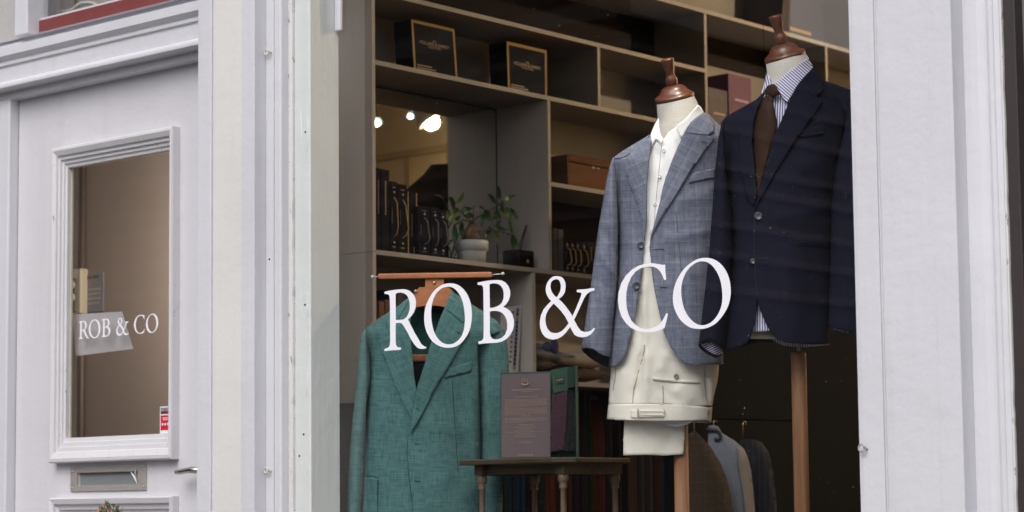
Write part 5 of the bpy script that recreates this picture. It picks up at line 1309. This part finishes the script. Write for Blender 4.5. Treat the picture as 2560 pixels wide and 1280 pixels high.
# ------------------------------------------------------------------ valet hanger and the green jacket
FG = Frame(1070, .24, 900)
sc3 = F/((FG.A-CAM).dot(fw))
vs_ = thing('valet_stand', 'cherry wood valet stand with a trouser bar and hanger', 'valet stand', (FG.A.x, FG.A.y, DZ))
def slab(fr, name, mat, root, outline, d0, d1, bevel=.0015):
    n = len(outline)
    return MB().hexa([fr.pt(x, y, d1) for x, y in outline], [fr.pt(x, y, d0) for x, y in outline]).build(name, mat, root, bevel=bevel)
def slabp(fr, name, mat, root, outline, d0, d1):
    ov, fs = fill([dense(outline, 8)]); k = len(ov)
    mb = MB()
    mb.add([fr.pt(x, y, d0) for x, y in ov]+[fr.pt(x, y, d1) for x, y in ov], [f for f in fs]+[tuple(i+k for i in f[::-1]) for f in fs])
    return mb
slab(FG, 'trouser_bar', M['hanger'], vs_, [(944, 687), (948, 684), (1229, 679.5), (1232, 691), (1227, 694), (948, 698), (944, 695)], .02, -.02, .004)
slab(FG, 'upright_block', M['hanger'], vs_, [(1063, 698), (1110, 697), (1110, 720), (1063, 720)], .012, -.012)
HG = [(1049, 718), (1121, 718), (1131, 727), (1150, 755), (1240, 812), (1240, 826), (1113, 768), (1096, 764), (1075, 763), (1055, 765), (1040, 768), (1022, 772), (930, 822), (930, 808), (1010, 768), (1030, 745), (1040, 726)]
hmb = slabp(FG, 'hanger', M['hanger'], vs_, HG, .012, -.02)
n_ = dense(HG, 8); k = len(hmb.v)
hmb.add([FG.pt(x, y, d) for d in (.012, -.02) for x, y in n_], [(i, (i+1) % len(n_), len(n_)+(i+1) % len(n_), len(n_)+i) for i in range(len(n_))])
hmb.build('hanger', M['hanger'], vs_)
slab(FG, 'cross_bar', M['hanger'], vs_, [(1020, 886), (1080, 886), (1080, 903), (1020, 903)], -.005, -.025, .003)
a = FG.pt(1086, 700); MB().tube([FG.pt(1086, 712, -.095), (FG.pt(1086, 712, -.095).x, FG.pt(1086, 712, -.095).y, DZ)], .014, 10).build('post', M['hanger'], vs_, True)
MB().lathe([(.16, 0), (.16, .02), (.03, .035)], (FG.pt(1086, 712, -.095).x, FG.pt(1086, 712, -.095).y, DZ), n=32).build('base', M['hanger'], vs_, True)
for (xa, ya), (xb, yb) in (((944, 692), (931, 692)), ((1230, 687), (1257, 684.5))):
    MB().tube([FG.pt(xa, ya, 0), FG.pt(xb, yb, 0)], .0018, 6).ball(FG.pt(xb, yb, 0), .0055, 8).build('peg', hue('peg_white', (.55, .58, .55), rough=.3), vs_, True)
MB().ball(FG.pt(1039, 728, .016), .005, 8).build('knob', M['steel'], vs_, True)
MB().lathe([(.005, 0), (.005, .001), (.002, .0015)], FG.pt(1086, 707, .0135), FG.n, 12).build('screw', M['brass'], vs_, True)

gj = thing('green_jacket', 'teal green linen jacket hanging on the valet stand', 'jacket', (FG.A.x, FG.A.y, 1.6), 'jackets in the window')
TG = [(727, 1020, 1135), (780, 960, 1215), (830, 912, 1258), (900, 920, 1225), (1000, 912, 1216), (1150, 905, 1212), (1330, 895, 1215)]
FOLG = [(950, 950, 935, 1250, 18, .007), (985, 1060, 960, 1300, 20, -.006), (1080, 1000, 1110, 1250, 26, .008), (1150, 950, 1165, 1200, 20, -.006), (1040, 1120, 1080, 1300, 14, .005), (1180, 960, 1190, 1150, 10, .006), (1050, 1060, 1190, 1075, 24, .004)]
DG = round_depth(TG, .085, .0, .5, FOLG)
GL = [(1022, 743), (990, 768), (940, 800), (912, 822), (913, 850), (926, 900), (926, 940), (915, 1020), (911, 1090), (909, 1165), (903, 1260), (898, 1340), (1035, 1340), (1034, 1280), (1040, 1235), (1040, 1100), (1046, 1040), (1042, 985), (1035, 940), (1032, 900), (1028, 860), (1026, 800), (1024, 769)]
GR_ = [(1130, 727), (1140, 735), (1175, 757), (1210, 780), (1240, 800), (1258, 825), (1225, 840), (1193, 860), (1196, 940), (1197, 1030), (1199, 1095), (1199, 1145), (1203, 1240), (1208, 1340), (1035, 1340), (1032, 1280), (1029, 1235), (1024, 1200), (1021, 1172), (1019, 1122), (1020, 1095), (1025, 1085), (1032, 1030), (1040, 985), (1042, 972), (1055, 930), (1067, 893), (1077, 859), (1091, 822), (1101, 793), (1112, 769), (1122, 743)]
SG = [(1022, 743), (990, 768), (940, 800), (912, 822), (913, 850), (926, 900), (926, 940), (915, 1020), (911, 1090), (909, 1165), (903, 1260), (898, 1340), (1208, 1340), (1203, 1240), (1199, 1145), (1199, 1095), (1197, 1030), (1196, 940), (1193, 860), (1225, 840), (1258, 825), (1240, 800), (1210, 780), (1175, 757), (1140, 735), (1130, 727), (1113, 765), (1075, 764), (1040, 768)]
mb = MB()
sheet(mb, FG, GL, DG, 9); sheet(mb, FG, GR_, DG, 9, 0, .005)
mb.build('body', M['green'], gj, True, solid=.0025)
sheet(MB(), FG, SG, lambda x, y: -.55*DG(x, y)-.01, 14, 0, 0, True).build('back', M['green_in'], gj, True, solid=.0025)
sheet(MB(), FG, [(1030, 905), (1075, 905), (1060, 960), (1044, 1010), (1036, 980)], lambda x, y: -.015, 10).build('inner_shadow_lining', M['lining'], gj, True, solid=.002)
LG = [(1022, 743), (1010, 753), (985, 774), (966, 800), (964, 812), (973, 838), (948, 853), (955, 880), (970, 920), (990, 970), (1010, 1010), (1029, 1050), (1040, 1055), (1046, 1035), (1042, 977), (1035, 940), (1032, 900), (1028, 860), (1026, 800), (1024, 769)]
sheet(MB(), FG, LG, lambda x, y: DG(x, y)+.007, 7, -.45).build('lapel', M['green'], gj, True, solid=.003)
RG = [(1130, 727), (1138, 734), (1150, 760), (1162, 800), (1156, 807), (1166, 812), (1176, 827), (1162, 846), (1150, 867), (1131, 900), (1100, 950), (1080, 985), (1060, 1025), (1047, 1050), (1025, 1085), (1020, 1095), (1025, 1082), (1032, 1030), (1040, 985), (1042, 972), (1055, 930), (1067, 893), (1077, 859), (1091, 822), (1101, 793), (1112, 769), (1122, 743)]
sheet(MB(), FG, RG, lambda x, y: DG(x, y)+.015, 7, .5).build('lapel', M['green'], gj, True, solid=.003)
mb = MB()
for pts, l in (([(1117, 774), (1136, 789), (1156, 806)], .0155), ([(1022, 752), (1000, 790), (973, 838)], .0075), ([(1142, 829), (1152, 834)], .016), ([(1041, 1020), (1047, 1025)], .016), ([(1037, 1109), (1050, 1110)], .0058), ([(1036, 1202), (1052, 1203)], .0062), ([(909, 1192), (943, 1195), (944, 1260), (943, 1335)], .0005), ([(1020, 1096), (1019, 1122), (1021, 1172), (1024, 1200), (1032, 1280)], .0045), ([(1130, 950), (1140, 1100), (1145, 1180)], .0052)): seam(FG, pts, DG, .0011, l, mb)
seam(FG, [(912, 824), (915, 850), (927, 900), (927, 940), (916, 1020), (912, 1090), (910, 1165), (902, 1280)], DG, .0018, .001, mb)
seam(FG, [(1193, 862), (1196, 940), (1198, 1030), (1200, 1095), (1200, 1145)], DG, .0013, .006, mb)
mb.build('seams', M['gthread'], gj)
sheet(MB(), FG, [(1112, 945), (1179, 928), (1180, 903), (1125, 922)], lambda x, y: DG(x, y)+.0085, 7, .2).build('breast_pocket', M['green'], gj, True, solid=.003)
sheet(MB(), FG, [(909, 1193), (943, 1196), (945, 1335), (900, 1335), (905, 1260)], lambda x, y: DG(x, y)+.004, 8).build('patch_pocket', M['green'], gj, True, solid=.003)
S1 = [(914, 820), (908, 828), (900, 850), (896, 890), (892, 940), (882, 1040), (875, 1115), (870, 1190), (868, 1280), (868, 1345), (898, 1345), (904, 1260), (909, 1165), (911, 1090), (915, 1020), (926, 940), (927, 900), (915, 850)]
sleeve(FG, M['green'], gj, S1, S1, [(820, 908, 918), (850, 899, 920), (940, 890, 928), (1115, 874, 913), (1345, 866, 900)], .05, .02, M['green_in'], [(880, 1070, 910, 1085, 6, .005), (878, 1105, 908, 1120, 6, -.005), (872, 1220, 900, 1235, 6, .004)])
S2 = [(1240, 800), (1260, 825), (1268, 850), (1272, 900), (1274, 960), (1270, 1060), (1262, 1150), (1256, 1250), (1254, 1345), (1205, 1345), (1203, 1240), (1199, 1145), (1199, 1095), (1197, 1030), (1196, 940), (1193, 860), (1215, 830)]
sleeve(FG, M['green'], gj, S2, S2, [(800, 1215, 1250), (860, 1192, 1270), (960, 1194, 1275), (1150, 1198, 1264), (1345, 1202, 1256)], .034, .0, M['green_in'], [(1215, 950, 1225, 1100, 12, .008)])

# ------------------------------------------------------------------ little oak table in front, with the cloth presentation
FTb = Yp(1408, 1150, YG+.24)
yt = YG+.24; ztab = Yp(1405, 1143, yt-.03).z; zun = ztab-.016
tx0, tx1 = XatY(1205, yt, 1200), XatY(1408, yt, 1200)
dy = YatX(1537, tx1, 1200)-yt
ta = thing('side_table', 'small dark oak table with turned legs in the window', 'table', ((tx0+tx1)/2, yt+dy/2, DZ))
ov = .055; ch = .05
X0, X1, Y0_, Y1_ = tx0-ov, tx1+ov, yt-ov, yt+dy+ov
top = [(X0+ch*.3, Y0_), (X1-ch, Y0_), (X1, Y0_+ch), (X1, Y1_-ch), (X1-ch, Y1_), (X0+ch*.3, Y1_), (X0, Y1_-ch*.3), (X0, Y0_+ch*.3)]
MB().prism(top, zun, ztab).build('tabletop', M['table'], ta, bevel=.003)
za_ = zun-.032
MB().box((tx0-.016, yt-.016, za_), (tx0+.016, yt+dy+.016, zun-.0005)).box((tx1-.016, yt-.016, za_), (tx1+.016, yt+dy+.016, zun-.0005)).build('side_rail', M['table'], ta, bevel=.004)
MB().box((tx0+.017, yt+.004, za_+.003), (tx1-.017, yt+.012, zun-.0005)).box((tx0+.017, yt+dy-.012, za_+.003), (tx1-.017, yt+dy-.004, zun-.0005)).build('apron', M['table'], ta)
for lx in (tx0, tx1):
    for ly_ in (yt, yt+dy):
        p = [(.0135, za_-DZ), (.0150, za_-DZ-.002), (.0165, za_-DZ-.012), (.0145, za_-DZ-.022), (.0105, za_-DZ-.026), (.0115, za_-DZ-.029), (.0118, za_-DZ-.031), (.0105, za_-DZ-.034), (.0125, za_-DZ-.037), (.0125, za_-DZ-.040), (.0085, za_-DZ-.044), (.0088, za_-DZ-.10), (.0115, za_-DZ-.25), (.012, za_-DZ-.4), (.008, .16), (.014, .12), (.014, .02), (.018, .0)]
        MB().lathe(p[::-1], (lx, ly_, DZ), n=20).build('leg', M['tleg'], ta, True)
# menu card
FC = Frame(1330, YG+.27, 1040)
cb_ = ztab
def zpt(x, yref, d=0):           # point standing on the table top
    p = FC.pt(x, yref, d); p.z = cb_+.0005; return p
mc = thing('cloth_presentation_card', 'plum coloured printed card with a crest standing on the little table', 'card', FC.pt(1313, 1140))
A_, B_ = FC.pt(1251, 932, .0), FC.pt(1377, 928, .012); C_, D_ = zpt(1377, 1143, .012), zpt(1251, 1143, 0)
def cardbox(mb, a, b, c, d, th, n): return mb.add([a, b, c, d, a-n*th, b-n*th, c-n*th, d-n*th], [(0, 3, 2, 1), (4, 5, 6, 7), (0, 1, 5, 4), (1, 2, 6, 5), (2, 3, 7, 6), (3, 0, 4, 7)])
nn = (B_-A_).cross(D_-A_).normalized()
if nn.dot(FC.n) < 0: nn = -nn
cardbox(MB(), A_, B_, C_, D_, .008, nn).build('board', M['bookgreen'], mc)
def cq(u, v, l=.001):
    p = (A_*(1-u)+B_*u)*(1-v)+(D_*(1-u)+C_*u)*v; return p+nn*l
MB().add([cq(.02, .02), cq(.985, .02), cq(.985, .985), cq(.02, .985)], [(0, 3, 2, 1)]).build('sheet', M['card'], mc)
mb = MB()
def bar(u0, u1, v0, v1): mb.add([cq(u0, v0, .0018), cq(u1, v0, .0018), cq(u1, v1, .0018), cq(u0, v1, .0018)], [(0, 3, 2, 1)])
# crest: a ring over a ribbon
ring = [cq(.49+.055*math.cos(t*.5236), .11+.03*math.sin(t*.5236), .0022) for t in range(13)]
mb.tube(ring, .0011, 5)
mb.tube([cq(.415, .135, .0022), cq(.45, .15, .0022), cq(.49, .156, .0022), cq(.53, .15, .0022), cq(.565, .135, .0022)], .0024, 5)
mb.ball(cq(.485, .11, .002), .0035, 5)
def words(v, u0, u1, h):
    u = u0
    while u < u1:
        w = random.uniform(.02, .06); bar(u, min(u1, u+w), v-h/2, v+h/2); u += w+.012
words(.205, .22, .78, .010); words(.226, .42, .62, .006); words(.287, .28, .74, .008)
for v0, n in ((.315, 7), (.42, 6), (.535, 4)):
    for i in range(n): words(v0+i*.0145, .09, .92 if i < n-1 else .5, .0055)
words(.508, .42, .6, .007); words(.612, .37, .66, .009)
for i, ww in enumerate((.22, .13, .18, .37, .14, .2, .22)): words(.637+i*.0185, .49-ww, .49+ww, .0055)
words(.808, .38, .62, .008); words(.822, .36, .64, .005); words(.955, .34, .66, .007); words(.968, .34, .66, .006)
mb.build('print', M['cardink'], mc)
# the swatch book beside it
FSW = FC
sb = thing('swatch_book', 'bottle green swatch book holding plum and charcoal tweeds on the little table', 'swatch book', FC.pt(1412, 1140))
cardbox(MB(), FC.pt(1376, 926, -.025), FC.pt(1444, 914, -.03), zpt(1448, 1140, -.03), zpt(1376, 1140, -.025), .005, FC.n).build('back_cover', M['bookgreen'], sb)
cardbox(MB(), FC.pt(1441, 914, .02), FC.pt(1445, 914, -.03), zpt(1448, 1140, -.03), zpt(1444, 1140, .02), .004, Vector((FC.n.y, -FC.n.x, 0))*-1).build('spine', M['bookgreen'], sb)
cardbox(MB(), FC.pt(1380, 925, .016), FC.pt(1419, 917, .012), FC.pt(1419, 975, .012), FC.pt(1383, 983, .016), .004, FC.n).build('header', M['bookgreen'], sb)
cardbox(MB(), FC.pt(1419, 917, .012), FC.pt(1441, 916, .004), FC.pt(1441, 966, .004), FC.pt(1419, 970, .012), .02, FC.n).build('header_block', hue('dark_bottle_green', (.010, .03, .02), rough=.7), sb)
cardbox(MB(), FC.pt(1388, 944, .0175), FC.pt(1410, 940, .0165), FC.pt(1410, 956, .0165), FC.pt(1388, 960, .0175), .001, FC.n).build('name_plate', hue('plate_green', (.008, .035, .022), rough=.5), sb)
cardbox(MB(), FC.pt(1391, 950.5, .019), FC.pt(1407, 947, .018), FC.pt(1407, 949, .018), FC.pt(1391, 952.5, .019), .0005, FC.n).build('gilt_line', M['gold'], sb)
sheet(MB(), FC, [(1381, 982), (1419, 972), (1417, 1050), (1410, 1126), (1376, 1130), (1377, 1050)], lambda x, y: .012, 7, 1.45).build('swatch', M['tweed'], sb, True, solid=.003)
for i in range(6):
    x0 = 1412+i*4.6
    sheet(MB(), FC, [(x0+3.5, 970), (x0+8.2, 968), (x0+6+i*.3, 1050), (x0+3.5+i*.4, 1128), (x0-1+i*.5, 1128), (x0+1, 1050)], lambda x, y, i=i: .008-i*.004, 5, .1*i).build('swatch', M['tweed2'] if i % 2 == 0 else hue('swatch_black', (.012, .012, .014), rough=.9), sb, True, solid=.002)

# ------------------------------------------------------------------ garments on the rack at the back
def torso_garment(name, label, mat, fr, sil, tab, b, cat='jacket', extra=None, root=None):
    t = root or thing(name, label, cat, (fr.A.x, fr.A.y, 1.2), 'garments on the rack')
    f = round_depth(tab, b, 0, .5)
    mb = sheet(MB(), fr, sil, f, 12); sheet(mb, fr, sil, lambda x, y: -f(x, y)*.8, 16, 0, 0, True)
    mb.build('body', mat, t, True); return t, f
FR1 = Frame(1790, 1.35, 1150); FR2 = Frame(1820, 1.5, 1150); FR3 = Frame(1890, 1.7, 1150)
pl_c = cloth('brown_houndstooth', (.030, .021, .013), (.056, .04, .025), .6, check=((.006, .004, .003), (.10, .075, .045), .045))
lb_c = cloth('pale_blue_shirting', (.15, .165, .22), (.21, .225, .275), .6); dk_c = cloth('charcoal_pinstripe', (.012, .012, .018), (.025, .025, .034), .6, stripe=((.05, .05, .06), .02, .08))
torso_garment('hanging_jacket', 'brown checked jacket hanging on the rack beside the mannequin pole', pl_c, FR1, [(1722, 1085), (1738, 1076), (1752, 1090), (1777, 1118), (1801, 1157), (1817, 1197), (1828, 1240), (1838, 1300), (1722, 1300)], [(1076, 1700, 1755), (1120, 1690, 1782), (1200, 1680, 1818), (1300, 1670, 1840)], .07)
t, f = torso_garment('hanging_shirt', 'pale blue shirt hanging on the rack behind the brown checked jacket', lb_c, FR2, [(1771, 1064), (1784, 1062), (1795, 1066), (1806, 1083), (1822, 1093), (1839, 1103), (1860, 1122), (1869, 1142), (1878, 1175), (1885, 1240), (1889, 1300), (1810, 1300), (1770, 1110)], [(1062, 1750, 1800), (1100, 1740, 1842), (1140, 1730, 1868), (1300, 1730, 1890)], .07, 'shirt')
sheet(MB(), FR2, [(1846, 1118), (1858, 1122), (1868, 1145), (1876, 1178), (1884, 1240), (1888, 1300), (1866, 1300), (1856, 1220), (1846, 1160)], lambda x, y: f(x, y)+.012, 9).build('sleeve', cloth('pale_sand', (.19, .175, .155), (.24, .22, .20), .5), t, True)
FRH = FR2
MB().tube([FRH.pt(x, y, .075) for x, y in ((1765, 1073), (1793, 1075), (1799, 1080), (1801, 1092), (1797, 1098), (1786, 1098))], .006, 7).build('tag_loop', M['ink'], t, True)
torso_garment('hanging_jacket', 'charcoal pinstripe jacket hanging on the rack right of the pale shirt', dk_c, FR3, [(1850, 1100), (1871, 1097), (1890, 1100), (1904, 1105), (1922, 1131), (1933, 1175), (1940, 1240), (1944, 1300), (1850, 1300)], [(1097, 1840, 1895), (1131, 1830, 1923), (1300, 1820, 1946)], .07)
t = thing('garment_rail', 'black steel rail carrying the hung jackets at the back of the shop', 'rail', (FR2.A.x, FR2.A.y, .3))
ra, rb = FR1.pt(1704, 1045), FR3.pt(2003, 1052)
dr = (rb-ra)
MB().tube([ra, rb], .004, 8).build('bar', hue('matt_black', (.003, .003, .003), rough=1, spec=.02), t, True)
for q in (ra, rb): MB().tube([q-Vector((0, 0, .007)), (q.x, q.y, .3)], .009, 8).build('post', MATS['matt_black'], t, True)
for fr, x, y, yy in ((FR2, 1784, 1062, 1050), (FR3, 1857, 1100, 1056), (FR1, 1735, 1080, 1048)):
    h_ = thing('coat_hanger', ['brass hanger hook above the pale blue shirt', 'brass hanger hook above the charcoal pinstripe jacket', 'brass hanger hook above the brown checked jacket'][[1784, 1857, 1735].index(x)], 'hanger', fr.pt(x, y), 'hangers on the rack')
    MB().tube([fr.pt(x, y+6), fr.pt(x, yy+6), fr.pt(x+3, yy-3), fr.pt(x+7, yy), fr.pt(x+7, yy+6)], .0028, 6).build('hook', M['brass'], h_, True)
# a jacket on a stand deeper in the shop: seen in the mirror
c = mirrored(1118, 560, 2.0)
t = thing('hung_jacket', 'brown jacket hung in the shop, its shoulder reflected in the mirror behind the pattern books', 'jacket', (c.x, c.y, .3))
zt2 = mirrored(1090, 470, 2.0).z
MB().lathe([(.27, zt2-.52-.3), (.28, zt2-.4-.3), (.27, zt2-.25-.3), (.24, zt2-.1-.3), (.18, zt2-.02-.3), (.10, zt2+.05-.3), (.07, zt2+.09-.3)], (c.x, c.y, .3), n=28, sq=.6, side=Vector((.7, -.7, 0))).build('body', pl_c, t, True)
MB().tube([(c.x, c.y, zt2+.085), (c.x, c.y, ZC_)], .001, 6).build('hanging_wire', MATS['matt_black'], t, True)

# ------------------------------------------------------------------ small repeated pieces become parts of their own
def split_parts(o, nm):
    me = o.data; n = len(me.vertices); par = list(range(n))
    def find(i):
        while par[i] != i: par[i] = par[par[i]]; i = par[i]
        return i
    for e in me.edges: par[find(e.vertices[0])] = find(e.vertices[1])
    gr = {}
    for p in me.polygons: gr.setdefault(find(p.vertices[0]), []).append(p)
    if len(gr) < 2: o.name = nm; return
    for ps in gr.values():
        ids = sorted({i for p in ps for i in p.vertices}); mp = {i: k for k, i in enumerate(ids)}
        m2 = bpy.data.meshes.new(nm); m2.from_pydata([tuple(me.vertices[i].co) for i in ids], [], [tuple(mp[i] for i in p.vertices) for p in ps])
        for p in m2.polygons: p.use_smooth = ps[0].use_smooth
        m2.materials.append(me.materials[0]); m2.update()
        c = bpy.data.objects.new(nm, m2); COL.objects.link(c); c.parent = o.parent; c.location = o.location
    bpy.data.objects.remove(o)
for o in list(bpy.data.objects):
    k = o.name.split('.')[0]
    nm = {'screws': 'screw', 'nail_holes': 'nail_hole', 'filler_lines': 'filler_patch', 'studs': 'stud', 'reeds': 'reed', 'knobs': 'knob', 'buttonholes': 'buttonhole', 'seams': 'seam', 'window_lettering': 'letter', 'door_lettering': 'letter', 'cable_loop': 'cable_loop', 'side_rail': 'side_rail', 'apron': 'apron', 'moulding': 'moulding'}.get(k)
    if nm: split_parts(o, nm)
